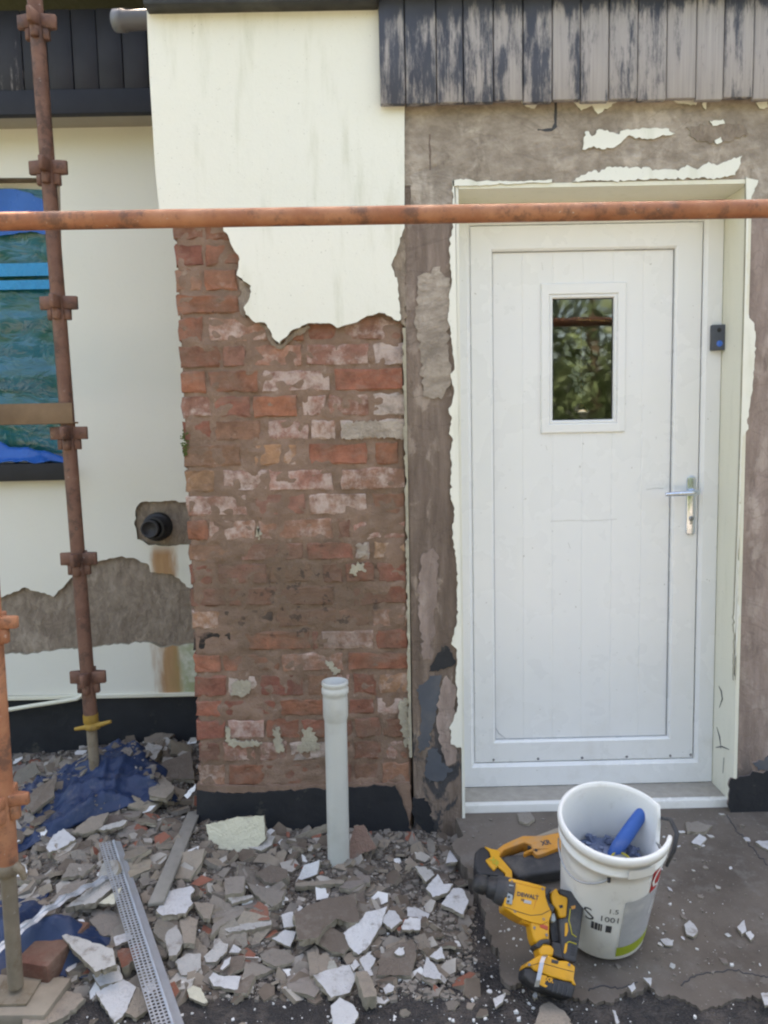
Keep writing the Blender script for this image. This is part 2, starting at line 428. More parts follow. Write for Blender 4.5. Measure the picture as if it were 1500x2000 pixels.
M['bucket_plastic'] = n.done(base, 0.38, n.bump(n.noise(50, 3), 0.08, 0.003), spec=0.45, Subsurface_Weight=0.12, Subsurface_Radius=(0.02, 0.02, 0.018))
plain('label_grey', (0.40, 0.41, 0.43), 0.45, 0, 0.15, 25, 0.05, dirt=(0.6, 0.6, 0.58), dirt_amt=0.7)
plain('label_green', (0.30, 0.36, 0.03), 0.45, 0, 0.2, 30, 0.05)
plain('label_red', (0.46, 0.03, 0.03), 0.45, 0, 0.1)
plain('handle_blue', (0.03, 0.115, 0.40), 0.5, 0, 0.15, 20, 0.1, dirt=(0.3, 0.33, 0.38), dirt_amt=0.35)
plain('steel', (0.40, 0.41, 0.43), 0.4, 0.9, 0.2)
plain('tape_yellow', (0.42, 0.36, 0.03), 0.5)
plain('bluegrey_chip', (0.16, 0.20, 0.30), 0.7, 0, 0.5, 40, 0.3)
plain('moss', (0.08, 0.12, 0.025), 0.95, 0, 0.4, 60, 0.5)
plain('leaf_dark', (0.09, 0.125, 0.055), 0.55, 0, 0.45, 2.0, 0.0)
plain('leaf_light', (0.22, 0.27, 0.13), 0.55, 0, 0.4, 2.0, 0.0)
plain('bark', (0.12, 0.085, 0.06), 0.9, 0, 0.3, 12, 0.5)
plain('room_wall', (0.5, 0.53, 0.5), 0.9, 0, 0.1, 3, 0)
plain('ornament_glass', (0.62, 0.68, 0.80), 0.25, 0.0, 0.4, 40, 0.1, 0.6)
plain('brass', (0.65, 0.5, 0.27), 0.3, 0.85, 0.15)
plain('roof_tile', (0.12, 0.10, 0.09), 0.8)
plain('gutter_black', (0.02, 0.02, 0.022), 0.45, 0, 0.2, 10, 0.05, dirt=(0.1, 0.1, 0.09))
plain('soffit_paint', (0.36, 0.34, 0.29), 0.8, 0, 0.15, 5)
n = NT('bell_light')
M['bell_light'] = n.done((0.015, 0.06, 0.24), 0.3, Emission_Color=(0.05, 0.25, 1.0, 1.0), Emission_Strength=0.05)

# ------------------------------------------------------------------ mesh helpers
class MB:
    def __init__(s):
        s.v, s.f, s.mi, s.sm = [], [], [], []
    def add(s, vs, fs, mi=0, sm=False):
        o = len(s.v)
        s.v += [Vector(p) for p in vs]
        for k, f in enumerate(fs):
            s.f.append([i + o for i in f])
            s.mi.append(mi[k] if isinstance(mi, list) else mi)
            s.sm.append(sm)
    def box(s, x0, x1, y0, y1, z0, z1, mi=0):
        s.add([(x0, y0, z0), (x1, y0, z0), (x1, y1, z0), (x0, y1, z0), (x0, y0, z1), (x1, y0, z1), (x1, y1, z1), (x0, y1, z1)],
              [(0, 3, 2, 1), (4, 5, 6, 7), (0, 1, 5, 4), (1, 2, 6, 5), (2, 3, 7, 6), (3, 0, 4, 7)], mi)
    def obox(s, c, ax, ay, az, mi=0):
        c = Vector(c)
        vs = [c + ax * a + ay * b + az * d for d in (-1, 1) for a, b in ((-1, -1), (1, -1), (1, 1), (-1, 1))]
        s.add(vs, [(0, 3, 2, 1), (4, 5, 6, 7), (0, 1, 5, 4), (1, 2, 6, 5), (2, 3, 7, 6), (3, 0, 4, 7)], mi)
    def prism(s, pts, ext, mi=0, mside=None, back=True):
        """outline pts (front face), extruded by the vector ext"""
        n_ = len(pts)
        pts = [Vector(p) for p in pts]
        ext = Vector(ext)
        nrm = Vector((0, 0, 0))
        for i in range(n_):
            nrm += pts[i].cross(pts[(i + 1) % n_])
        if nrm.dot(ext) > 0:
            pts.reverse()
        ms = mi if mside is None else mside
        vs = pts + [p + ext for p in pts]
        fs = [tuple(range(n_))]
        mm = [mi]
        if back:
            fs.append(tuple(range(2 * n_ - 1, n_ - 1, -1)))
            mm.append(ms)
        for i in range(n_):
            j = (i + 1) % n_
            fs.append((j, i, i + n_, j + n_))
            mm.append(ms)
        s.add(vs, fs, mm)
    def tube(s, path, r, seg=16, mi=0, caps=True, sm=True):
        path = [Vector(p) for p in path]
        rs = r if isinstance(r, (list, tuple)) else [r] * len(path)
        vs, fs = [], []
        prev = None
        for i, p in enumerate(path):
            t = (path[min(i + 1, len(path) - 1)] - path[max(i - 1, 0)])
            if t.length < 1e-9:
                t = Vector((0, 0, 1))
            t.normalize()
            if prev is None:
                a = t.cross(Vector((0.31, 0.17, 0.93)))
                if a.length < 0.1:
                    a = t.cross(Vector((1, 0, 0)))
            else:
                a = prev - t * prev.dot(t)
            a.normalize()
            prev = a
            b = t.cross(a)
            for k in range(seg):
                q = 2 * math.pi * k / seg
                vs.append(p + (a * math.cos(q) + b * math.sin(q)) * rs[i])
        for i in range(len(path) - 1):
            for k in range(seg):
                k2 = (k + 1) % seg
                fs.append((i * seg + k, i * seg + k2, (i + 1) * seg + k2, (i + 1) * seg + k))
        s.add(vs, fs, mi, sm)
        if caps:
            m_ = len(path) - 1
            s.add([vs[k] for k in range(seg)], [tuple(range(seg - 1, -1, -1))], mi)
            s.add([vs[m_ * seg + k] for k in range(seg)], [tuple(range(seg))], mi)
    def lathe(s, base, axis, prof, seg=32, mi=0, sm=True, side=None):
        """prof: (radius, height) pairs along axis"""
        base, axis = Vector(base), Vector(axis).normalized()
        a = side or axis.cross(Vector((0.3, 0.9, 0.2)))
        a = (a - axis * a.dot(axis)).normalized()
        b = axis.cross(a)
        vs, fs = [], []
        for r, h in prof:
            for k in range(seg):
                q = 2 * math.pi * k / seg
                vs.append(base + axis * h + (a * math.cos(q) + b * math.sin(q)) * r)
        for i in range(len(prof) - 1):
            for k in range(seg):
                k2 = (k + 1) % seg
                fs.append((i * seg + k, i * seg + k2, (i + 1) * seg + k2, (i + 1) * seg + k))
        s.add(vs, fs, mi, sm)
    def build(s, name, mats, parent=None, bevel=0.0, bseg=2, origin=None, smooth_angle=None):
        c = Vector(origin) if origin is not None else sum(s.v, Vector()) / max(1, len(s.v))
        me = bpy.data.meshes.new(name)
        me.from_pydata([tuple(p - c) for p in s.v], [], s.f)
        for i, p in enumerate(me.polygons):
            p.material_index = s.mi[i]
            p.use_smooth = s.sm[i]
        if isinstance(mats, str):
            mats = [mats]
        for m in mats:
            me.materials.append(M[m])
        bm = bmesh.new()
        bm.from_mesh(me)
        if bevel:
            bmesh.ops.remove_doubles(bm, verts=bm.verts, dist=1e-6)
            ed = [e for e in bm.edges if len(e.link_faces) == 2 and e.calc_face_angle(0) > 0.5]
            bmesh.ops.bevel(bm, geom=ed, offset=bevel, segments=bseg, profile=0.6, affect='EDGES', clamp_overlap=True)
            for f in bm.faces:
                f.smooth = True
        bm.to_mesh(me)
        bm.free()
        if bevel:
            me.set_sharp_from_angle(angle=rad(50))
        me.update()
        o = bpy.data.objects.new(name, me)
        col.objects.link(o)
        if parent is not None:
            o.parent = parent
            o.location = c - world_loc(parent)
        else:
            o.location = c
        return o
def world_loc(o):
    l = Vector(o.location)
    while o.parent:
        o = o.parent
        l += Vector(o.location)
    return l
def tag(o, label, cat, group=None, kind=None):
    o['label'] = label
    if cat:
        o['category'] = cat
    if group:
        o['group'] = group
    if kind:
        o['kind'] = kind
    return o
def thing(name, loc, label, cat, group=None):
    o = bpy.data.objects.new(name, None)
    o.empty_display_size = 0.1
    col.objects.link(o)
    o.location = loc
    return tag(o, label, cat, group)
def struct(o, label=None):
    o['kind'] = 'structure'
    if label:
        o['label'] = label
    return o
def rough(pts, amp, step, seed=0, closed=True, keep=None):
    """break a straight outline into small irregular chips; keep(i) leaves segment i straight"""
    rg = random.Random(seed)
    out = []
    m = len(pts) if closed else len(pts) - 1
    for i in range(m):
        a, b = Vector(pts[i]), Vector(pts[(i + 1) % len(pts)])
        out.append(a)
        if keep and keep(i):
            continue
        L = (b - a).length
        k = int(L / step)
        if k < 1:
            continue
        t = (b - a) / max(L, 1e-9)
        for j in range(1, k + 1):
            q = (j + rg.uniform(-0.3, 0.3)) / (k + 1)
            d = Vector([rg.gauss(0, 1) for _ in range(len(a))])
            d -= t * d.dot(t)
            out.append(a + (b - a) * q + d * amp)
    if not closed:
        out.append(Vector(pts[-1]))
    return out
def px_outline(pts, Y, amp=0.0, step=10, seed=0, keep=None):
    p2 = [Vector(p) for p in pts]
    if amp:
        p2 = rough(p2, amp, step, seed, True, keep)
    return [onY(p.x, p.y, Y) for p in p2]
def text_mesh(s, size, bold=0.0):
    cu = bpy.data.curves.new('lettering', 'FONT')
    cu.body = s
    cu.size = size
    cu.align_x = 'CENTER'
    cu.align_y = 'CENTER'
    cu.resolution_u = 2
    cu.offset = size * bold
    o = bpy.data.objects.new('lettering', cu)
    col.objects.link(o)
    dg = bpy.context.evaluated_depsgraph_get()
    me = bpy.data.meshes.new_from_object(o.evaluated_get(dg))
    vs = [v.co.copy() for v in me.vertices]
    fs = [tuple(p.vertices) for p in me.polygons]
    bpy.data.objects.remove(o)
    bpy.data.curves.remove(cu)
    bpy.data.meshes.remove(me)
    return vs, fs
RG = random.Random(7)
# ================================================================== THE SETTING: ground
def ground_sheet(name, x0, x1, y0, y1, z, m, nx=1, ny=1):
    b = MB()
    vs = [(x0 + (x1 - x0) * i / nx, y0 + (y1 - y0) * j / ny, z) for j in range(ny + 1) for i in range(nx + 1)]
    fs = [(j * (nx + 1) + i, j * (nx + 1) + i + 1, (j + 1) * (nx + 1) + i + 1, (j + 1) * (nx + 1) + i) for j in range(ny) for i in range(nx)]
    b.add(vs, fs)
    return struct(b.build(name, m))
ground_sheet('ground', -150, 150, -150, 150, -0.006, 'lawn')
ground_sheet('asphalt_yard', -7, 7, -2.0, 1.2, 0.0, 'asphalt', 4, 4)
ground_sheet('bounce_ground', -9, 9, -8.6, -2.0, 0.0, 'bounce_gravel', 4, 4)  # unseen pale ground added behind the camera to bounce sunlight at the house

def hm(x, y):
    """height of the heap of rubble"""
    h = 0.13 * math.exp(-((x + 1.0) / 0.42) ** 2 - ((y - 0.33) / 0.42) ** 2)
    h += 0.018 * math.exp(-((y + 0.05) / 0.14) ** 2) / (1 + math.exp((x - 0.22) / 0.05)) / (1 + math.exp(-(x + 0.75) / 0.08))
    h += 0.05 * math.exp(-((x + 0.75) / 0.4) ** 2 - ((y + 0.25) / 0.22) ** 2)
    k = 1 / (1 + math.exp((x - 0.2) / 0.04)) / (1 + math.exp(-(y + 0.62 + 0.1 * math.sin(x * 5)) / 0.05))
    h += k * (0.012 + 0.016 * noise.noise(Vector((x * 6, y * 6, 0.3))) + 0.012 * noise.noise(Vector((x * 17, y * 17, 2.3))))
    return h + 0.007 * k - 0.012 * (1 - k)
b = MB()
NX, NY = 110, 90
gx0, gx1, gy0, gy1 = -2.6, 0.32, -0.85, 0.78
b.add([(gx0 + (gx1 - gx0) * i / NX, gy0 + (gy1 - gy0) * j / NY, hm(gx0 + (gx1 - gx0) * i / NX, gy0 + (gy1 - gy0) * j / NY)) for j in range(NY + 1) for i in range(NX + 1)],
      [(j * (NX + 1) + i, j * (NX + 1) + i + 1, (j + 1) * (NX + 1) + i + 1, (j + 1) * (NX + 1) + i) for j in range(NY) for i in range(NX)], 0, True)
o = b.build('rubble_bed', 'rubble_dust')
tag(o, 'bed of grey plaster dust and crumbs under the fragments', 'rubble', kind='stuff')

# concrete slab outside the door, broken edge
sl = [(905, 1632), (880, 1650), (905, 1690), (925, 1720), (940, 1770), (950, 1815), (972, 1850), (975, 1890), (985, 1918), (1040, 1930), (1110, 1945),
      (1160, 1960), (1205, 1950), (1230, 1940), (1265, 1925), (1310, 1945), (1350, 1960), (1400, 1968), (1440, 1950), (1500, 1948), (1620, 1960), (1900, 1960)]
SN = Vector((0, -0.085, 1)).normalized()
SP = Vector((0, -0.75, 0.011))
def SL(x, y):
    return 0.011 + 0.085 * (y + 0.75)
def onS(px, py, h=0.0):
    return onP(px, py, SP + Vector((0, 0, h)), SN)
pts = [onS(p.x, p.y) for p in rough(rough([Vector(q) for q in sl], 4.0, 16, 3, False), 1.6, 5, 4, False)]
pts += [Vector((x, y, SL(x, y))) for x, y in ((3.2, -0.2), (3.2, 0.35), (0.18, 0.35))]
b = MB(); b.prism(pts, (0, 0, -0.06))
slab = struct(b.build('concrete_slab', 'concrete'))
for k, cp in enumerate([[(1420, 1592), (1432, 1610), (1446, 1630), (1462, 1646), (1478, 1668), (1500, 1690)], [(1330, 1925), (1352, 1908), (1378, 1900), (1402, 1898), (1430, 1894), (1465, 1902), (1500, 1908)], [(1150, 1935), (1180, 1925), (1215, 1930), (1245, 1918)]]):
    q = [onS(p.x, p.y, 0.0005) for p in rough([Vector(c) for c in cp], 1.5, 5, 70 + k, False)]
    b = MB(); b.tube(q, 0.0016, 5); b.build('crack', 'gasket', slab)


# ================================================================== BRICK PIER
XL, XR = onY(357, 850, 0).x, onY(797, 1000, 0).x
pier = thing('brick_pier', (-0.3, 0.1, 0), 'red brick pier left of the white door with render hacked off its lower part', 'brick pier')
YB = 0.0
b = MB(); b.box(XL + 0.004, XR - 0.004, 0.03, 0.72, -0.05, 2.76)
b.build('pier_core', 'joint_mortar', pier)
# mortar between and smeared over the bricks
b = MB()
mx, mz = 86, 190
z0m, z1m = onY(600, 1545, 0).z, onY(560, 405, 0).z
vs = []
for j in range(mz + 1):
    for i in range(mx + 1):
        x = XL + 0.002 + (XR - XL - 0.004) * i / mx
        z = z0m + (z1m - z0m) * j / mz
        d = 0.005 + 0.0055 * noise.noise(Vector((x * 14, 3.1, z * 14))) + 0.006 * noise.noise(Vector((x * 34, 7.7, z * 40)))
        d += 0.022 * max(0.0, noise.noise(Vector((x * 19, 2.2, z * 27))) - 0.42)
        d -= 0.0035 * max(0.0, noise.noise(Vector((x * 5, 1.7, z * 6))))
        if i in (0, mx) or j in (0, mz):
            d = 0.03
        vs.append((x, d, z))
b.add(vs, [(j * (mx + 1) + i, j * (mx + 1) + i + 1, (j + 1) * (mx + 1) + i + 1, (j + 1) * (mx + 1) + i) for j in range(mz) for i in range(mx)], 0, True)
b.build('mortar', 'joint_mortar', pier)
CB = {'R': (0.335, 0.148, 0.102, 0.28), 'D': (0.27, 0.125, 0.092, 0.32), 'P': (0.33, 0.18, 0.14, 0.74), 'W': (0.30, 0.27, 0.25, 0.9), 'K': (0.035, 0.034, 0.036, 0.1), 'B': (0.26, 0.15, 0.112, 0.35), 'T': (0.39, 0.235, 0.15, 0.55)}
ROWS = [
    (422, 470, '322-396D 400-470D'), (470, 520, '328-396D 400-486D'), (520, 569, '331-393B 399-462R 465-520D'), (569, 615, '336-466R 470-540D'),
    (615, 669, '338-395R 407-520P 528-592D 600-656D 661-788P'), (669, 718, '342-428D 434-478B 486-590P 598-720P 730-790W'),
    (718, 768, '346-401R 407-505D 514-644P 655-788R'), (768, 817, '350-410P 416-490D 495-580R 588-635P 641-720P 729-791W'),
    (817, 863, '352-411D 420-508B 524-602P 608-655P 664-792W'), (863, 913, '356-470B 497-577T 604-716R 733-778R'),
    (913, 962, '358-418T 434-521P 526-650P 667-792P'), (962, 1010, '359-482P 498-596B 603-717P 730-792D'),
    (1010, 1057, '362-405R 408-498P 504-648P 660-684B 690-793P'), (1057, 1098, '366-458B 470-592B 600-688D 694-722W 730-793T'),
    (1098, 1143, '367-414D 425-520B 527-622B 630-668D 675-731R 737-794D'), (1143, 1187, '368-440B 446-540D 546-652D 660-684K 690-794D'),
    (1187, 1230, '369-426T 436-532K 538-658B 664-720B 727-795P'), (1230, 1273, '378-452K 476-604R 610-622D 628-730P 736-796R'),
    (1273, 1315, '374-431R 436-546D 550-672P 679-797R'), (1315, 1363, '376-440D 446-500W 508-592D 600-640B 644-682P 690-734D 740-797T'),
    (1363, 1402, '377-431R 437-540D 548-636R 642-676D 682-730D 736-797P'), (1402, 1446, '379-440D 446-516P 520-586D 590-640R 646-688D 694-742R 748-798D'),
    (1446, 1490, '381-430B 436-500P 506-560P 566-642W 648-686D 692-744D 750-799P'), (1490, 1537, '383-440T 446-514D 520-626D 632-686B 692-740B 746-800T')]
def make_brick(parent, x0, x1, z0, z1, y0, dep, seed, colr):
    rg = random.Random(seed)
    nx = 4
    b = MB()
    fr = []
    def ring(inset, y):
        P = []
        w_, h_ = x1 - x0, z1 - z0
        for i in range(nx + 1):
            P.append([x0 + inset + (w_ - 2 * inset) * i / nx, z0 + inset])
        P.append([x1 - inset, z0 + h_ * 0.5])
        for i in range(nx, -1, -1):
            P.append([x0 + inset + (w_ - 2 * inset) * i / nx, z1 - inset])
        P.append([x0 + inset, z0 + h_ * 0.5])
        return [(p[0] + rg.gauss(0, 0.0026), y + abs(rg.gauss(0, 0.0016)), p[1] + rg.gauss(0, 0.0027)) for p in P]
    A, B_, C_ = ring(0.0042, y0), ring(0.001, y0 + 0.0035), ring(0.0, y0 + dep)
    k = len(A)
    fs = [tuple(range(k))]
    for q in range(2):
        for i in range(k):
            j = (i + 1) % k
            fs.append((q * k + j, q * k + i, (q + 1) * k + i, (q + 1) * k + j))
    b.add(A + B_ + C_, fs, 0, False)
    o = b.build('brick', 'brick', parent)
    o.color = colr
    return o
sd_ = 100
for (ya, yb, spec) in ROWS:
    for it in spec.split():
        xs, c = it[:-1].split('-'), it[-1]
        xa, xb = float(xs[0]), float(xs[1])
        sk = (560 - (xa + xb) / 2) * 0.013
        pa, pb = onY(xa, (ya + yb) / 2 + sk, 0), onY(xb, (ya + yb) / 2 + sk, 0)
        zt, zb = onY((xa + xb) / 2, ya + 4 + sk, 0).z, onY((xa + xb) / 2, yb - 4 + sk, 0).z
        rg = random.Random(sd_); sd_ += 1
        k = rg.uniform(0.82, 1.15)
        cc = CB[c]
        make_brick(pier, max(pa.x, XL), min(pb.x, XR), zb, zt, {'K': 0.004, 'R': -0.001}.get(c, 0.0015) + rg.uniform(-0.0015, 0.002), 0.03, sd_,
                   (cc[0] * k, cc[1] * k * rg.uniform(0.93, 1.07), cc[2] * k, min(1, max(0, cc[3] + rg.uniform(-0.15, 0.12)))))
# render still on the upper pier
RP = [(283, -60), (800, -60), (790, 205), (790, 445), (785, 461), (777, 485), (764, 517), (770, 535), (776, 548), (780, 590), (783, 624), (778, 627), (760, 617), (740, 610),
      (716, 617), (691, 631), (657, 640), (643, 631), (608, 631), (585, 640), (566, 648), (556, 660), (546, 671), (537, 664), (531, 652), (521, 634), (494, 627), (480, 614), (476, 600),
      (484, 590), (488, 579), (490, 558), (480, 551), (462, 537), (466, 520), (468, 506), (449, 472), (436, 444), (428, 430), (313, 428), (303, 330), (292, 150)]
b = MB(); b.prism(px_outline(RP, -0.02, 1.3, 7, 5, lambda i: i in (0, 1, 2, 39, 40, 41)), (0, 0.018, 0), 0, 1)
b.build('render_coat', ['masonry_paint', 'render_edge'], pier)
for k, sc in enumerate(([(783, 440), (791, 440), (792, 640), (786, 634), (774, 560), (766, 530), (762, 517), (776, 480)],
                        [(462, 540), (484, 556), (492, 562), (490, 582), (478, 604), (480, 622), (470, 614), (466, 590), (472, 570)],
                        [(500, 622), (528, 640), (540, 672), (552, 672), (570, 650), (600, 634), (606, 640), (572, 660), (548, 682), (530, 674), (515, 640)])):
    b = MB()   # grey scratch coat left behind under the render edge
    b.prism(px_outline(sc, -0.008 + k * 0.002, 1.5, 8, 6 + k), (0, 0.02, 0), 0, 1)
    b.build('scratch_coat', ['undercoat_side', 'render_edge'], pier)
# vertical bead on the pier's right edge
bp = [onY(x, y, -0.014) for x, y in ((790, 640), (794, 900), (797, 1100), (801, 1400), (803, 1480))]
b = MB()
L = rough([Vector((p.x - 0.006, p.z)) for p in bp], 0.0022, 0.012, 9, False)
R_ = [Vector((p.x + 0.004, p.z)) for p in reversed(bp)]
b.prism([Vector((p.x, -0.012, p.y)) for p in L + R_], (0, 0.03, 0))
b.build('stop_bead', 'render_edge', pier)
# stray dabs of render left on the brickwork
DABS = [[(455, 1335), (470, 1328), (490, 1332), (487, 1355), (470, 1362), (450, 1356)], [(440, 1425), (448, 1418), (452, 1445), (470, 1450), (500, 1447), (512, 1454), (480, 1460), (445, 1455)],
        [(532, 1425), (545, 1420), (552, 1455), (555, 1468), (542, 1470), (534, 1450)], [(592, 1424), (604, 1420), (620, 1445), (625, 1462), (585, 1470), (580, 1462), (590, 1450)],
        [(780, 1372), (795, 1364), (800, 1455), (792, 1460), (786, 1420), (778, 1400)], [(502, 1028), (512, 1042), (506, 1055), (500, 1044)], [(688, 1102), (712, 1102), (716, 1116), (700, 1114), (690, 1128), (682, 1120)],
        [(635, 1296), (648, 1292), (664, 1314), (655, 1318), (642, 1306)], [(698, 1062), (716, 1060), (718, 1086), (700, 1088)], [(665, 826), (700, 824), (760, 822), (790, 826), (790, 856), (720, 854), (668, 858)]]
for k, d in enumerate(DABS):
    b = MB(); b.prism(px_outline(d, -0.0035, 2.2, 4, 60 + k), (0, 0.012, 0), 0)
    b.build('render_dab', 'undercoat_lintel' if k > 7 else 'render_edge', pier)
# bitumen painted plinth of the pier
PL = [(384, 1545), (450, 1552), (560, 1545), (600, 1541), (700, 1538), (772, 1535), (780, 1552), (795, 1590), (803, 1650), (803, 1720), (384, 1720)]
b = MB(); b.prism(px_outline(PL, -0.012, 1.6, 9, 11, lambda i: i > 7), (0, 0.04, 0))
b.build('plinth', 'bitumen', pier)
b = MB(); b.prism(px_outline([(383, 1534), (500, 1536), (620, 1534), (800, 1529), (803, 1560), (803, 1700), (790, 1700), (776, 1545), (600, 1546), (384, 1550)], -0.006, 1.2, 9, 12), (0, 0.03, 0))
b.build('plinth_bed_joint', 'joint_mortar', pier)
# moss in the joints along the left edge
rg = random.Random(31)
b = MB()
for (mxp, myp, s_) in ((356, 850, 6), (359, 868, 8), (360, 884, 5)):
    for _ in range(int(s_ * 3.5)):
        p = onY(mxp + rg.gauss(2, s_ * 0.5), myp + rg.gauss(0, s_ * 0.8), -0.003)
        q = rg.uniform(0.0012, 0.0032)
        b.lathe(p, (rg.gauss(0, .4), -1, rg.gauss(0, .4)), [(q, -0.004), (q * 0.9, 0.001), (0.0003, 0.004)], 5)
b.build('moss', 'moss', pier)['kind'] = 'stuff'

# ================================================================== DOOR WALL
OXL, OXR = onY(894, 850, 0).x, onY(1455, 850, 0).x
OZT = onY(1170, 357, 0).z
WXR = 2.6
dw = thing('door_wall', (0.7, 0.15, 0), 'bare grey brown wall round the white door with its render stripped off', 'wall')
b = MB()
X0 = XR + 0.002
b.box(X0, OXL, -0.004, 0.30, -0.05, OZT - 0.0)
b.build('door_jamb', 'undercoat_post', dw, 0.004)
b = MB(); b.box(OXR, WXR, -0.004, 0.30, -0.05, OZT)
b.build('door_jamb', 'undercoat_right', dw, 0.004)
b = MB(); b.box(X0, WXR, -0.006, 0.30, OZT + 0.0005, 2.78)
b.build('lintel', 'undercoat_lintel', dw, 0.003)
def patch(name, pts, Y, th, mats, amp=1.5, step=6, seed=0, parent=dw, keep=None):
    b = MB(); b.prism(px_outline(pts, Y, amp, step, seed, keep), (0, th, 0), 0, 1 if len(mats) > 1 else 0)
    return b.build(name, mats, parent)
PE = ['masonry_paint', 'render_edge']
# white remnants round the opening
LE = [(884, 352), (884, 438), (877, 490), (883, 545), (875, 620), (882, 662), (888, 717), (880, 730), (887, 769), (877, 805), (883, 818), (877, 847), (885, 860), (879, 883), (883, 909), (879, 964),
      (888, 994), (883, 1051), (891, 1090), (893, 1146), (893, 1216), (881, 1258), (893, 1272), (890, 1321), (895, 1377), (881, 1415), (881, 1454), (903, 1464), (901, 1200), (896, 900), (889, 420), (887, 352)]
patch('render_remnant', LE, -0.013, 0.012, PE, 1.2, 7, 21, keep=lambda i: i > 26)
patch('render_remnant', [(884, 352), (900, 349), (915, 350), (930, 355), (1050, 352), (1066, 352), (1078, 350), (1078, 356), (930, 362), (886, 364)], -0.013, 0.012, PE, 1.0, 7, 22)
patch('render_remnant', [(1118, 355), (1135, 342), (1160, 332), (1172, 336), (1185, 326), (1235, 327), (1262, 326), (1274, 333), (1300, 330), (1325, 334), (1342, 322), (1362, 331), (1384, 316), (1400, 323),
                         (1428, 312), (1450, 304), (1444, 325), (1436, 342), (1400, 347)], -0.013, 0.012, PE, 1.6, 6, 23)
patch('render_remnant', [(1138, 292), (1142, 258), (1150, 256), (1156, 266), (1170, 252), (1190, 258), (1210, 262), (1226, 252), (1260, 250), (1300, 250), (1318, 260), (1300, 265), (1265, 272), (1225, 266), (1200, 288), (1176, 292), (1160, 285)], -0.013, 0.012, PE, 1.6, 6, 24)
patch('render_remnant', [(1114, 194), (1208, 194), (1190, 210), (1168, 223), (1156, 206), (1135, 216)], -0.013, 0.012, PE, 1.2, 6, 25)
patch('render_remnant', [(1018, 196), (1055, 196), (1044, 212), (1028, 208)], -0.013, 0.012, PE, 1.2, 6, 26)
patch('render_remnant', [(1308, 192), (1366, 192), (1360, 205), (1330, 202)], -0.013, 0.012, PE, 1.2, 6, 27)
patch('render_remnant', [(1370, 194), (1380, 194), (1379, 214), (1374, 210)], -0.013, 0.012, PE, 0.8, 6, 28)
patch('render_remnant', [(1386, 236), (1412, 233), (1416, 241), (1392, 246)], -0.013, 0.012, PE, 1.2, 5, 29)
patch('render_remnant', [(1396, 274), (1408, 267), (1411, 276), (1400, 282)], -0.013, 0.012, PE, 1.0, 5, 30)
patch('render_remnant', [(1476, 200), (1500, 190), (1500, 210), (1484, 212)], -0.013, 0.012, PE, 1.0, 5, 31)
patch('render_remnant', [(1457, 346), (1481, 352), (1474, 368), (1468, 384), (1464, 410), (1461, 470), (1459, 560), (1459, 611), (1473, 631), (1475, 668), (1473, 722), (1470, 749), (1465, 789), (1459, 819), (1462, 838), (1450, 854),
                         (1449, 900), (1444, 1050), (1443, 1070), (1441, 1180), (1445, 1190), (1439, 1260), (1434, 1330), (1434.5, 1200), (1442, 1000), (1447, 852), (1455, 560), (1458, 420)], -0.013, 0.012, PE, 1.0, 7, 32, keep=lambda i: i > 22)
# darker scabs and bitumen on the lower post, cut joint in the lintel
patch('bitumen_patch', [(838, 1312), (848, 1290), (862, 1262), (874, 1262), (890, 1290), (886, 1300), (870, 1306), (846, 1312)], -0.0075, 0.006, ['bitumen', 'undercoat_post'], 2, 6, 41)
patch('bitumen_patch', [(812, 1348), (840, 1320), (862, 1318), (860, 1350), (850, 1400), (842, 1430), (838, 1460), (816, 1470), (820, 1420), (822, 1380)], -0.0075, 0.006, ['tool_grey_dark', 'undercoat_post'], 2, 6, 42)
patch('bitumen_patch', [(835, 1466), (856, 1462), (862, 1490), (884, 1500), (870, 1520), (838, 1530), (828, 1510)], -0.0075, 0.006, ['tool_grey_dark', 'undercoat_post'], 2, 6, 43)
patch('undercoat_scab', [(803, 330), (886, 330), (884, 424), (868, 430), (850, 420), (838, 426), (822, 418), (803, 424)], -0.0078, 0.005, ['undercoat_lintel'], 1.5, 7, 53)
patch('undercoat_scab', [(1468, 330), (2250, 320), (2250, 404), (1900, 412), (1700, 408), (1560, 420), (1500, 412), (1486, 420), (1468, 414)], -0.0078, 0.005, ['undercoat_lintel'], 1.5, 7, 54)
patch('bitumen_patch', [(806, 1560), (830, 1558), (842, 1580), (848, 1620), (836, 1630), (818, 1612), (806, 1590)], -0.0075, 0.006, ['bitumen', 'undercoat_post'], 2, 6, 44)
patch('undercoat_scab', [(1340, 248), (1385, 243), (1455, 243), (1462, 262), (1420, 276), (1385, 280), (1352, 268)], -0.0095, 0.006, ['undercoat_side', 'render_edge'], 2, 6, 45)
patch('undercoat_scab', [(864, 1330), (872, 1320), (890, 1340), (888, 1400), (878, 1430), (892, 1460), (890, 1490), (872, 1496), (858, 1450), (852, 1400)], -0.009, 0.007, ['undercoat_right', 'render_edge'], 1.5, 8, 46)
patch('undercoat_scab', [(815, 540), (860, 520), (884, 560), (878, 640), (876, 700), (884, 740), (862, 780), (826, 776), (822, 700), (812, 640)], -0.0085, 0.006, ['undercoat_lintel', 'undercoat_post'], 2.5, 8, 47)
patch('undercoat_scab', [(826, 1080), (846, 1070), (858, 1090), (852, 1180), (845, 1290), (826, 1290), (816, 1200), (818, 1120)], -0.0085, 0.006, ['undercoat_right', 'undercoat_post'], 2.5, 8, 48)
patch('sawn_joint', [(1082, 197), (1088, 197), (1088, 248), (1078, 256), (1050, 255), (1050, 252), (1078, 250), (1083, 240)], -0.0072, 0.003, ['gasket'], 0.7, 9, 49)
patch('sawn_joint', [(838, 262), (841, 262), (843, 400), (839, 400)], -0.0072, 0.003, ['undercoat_post'], 0.7, 9, 50)
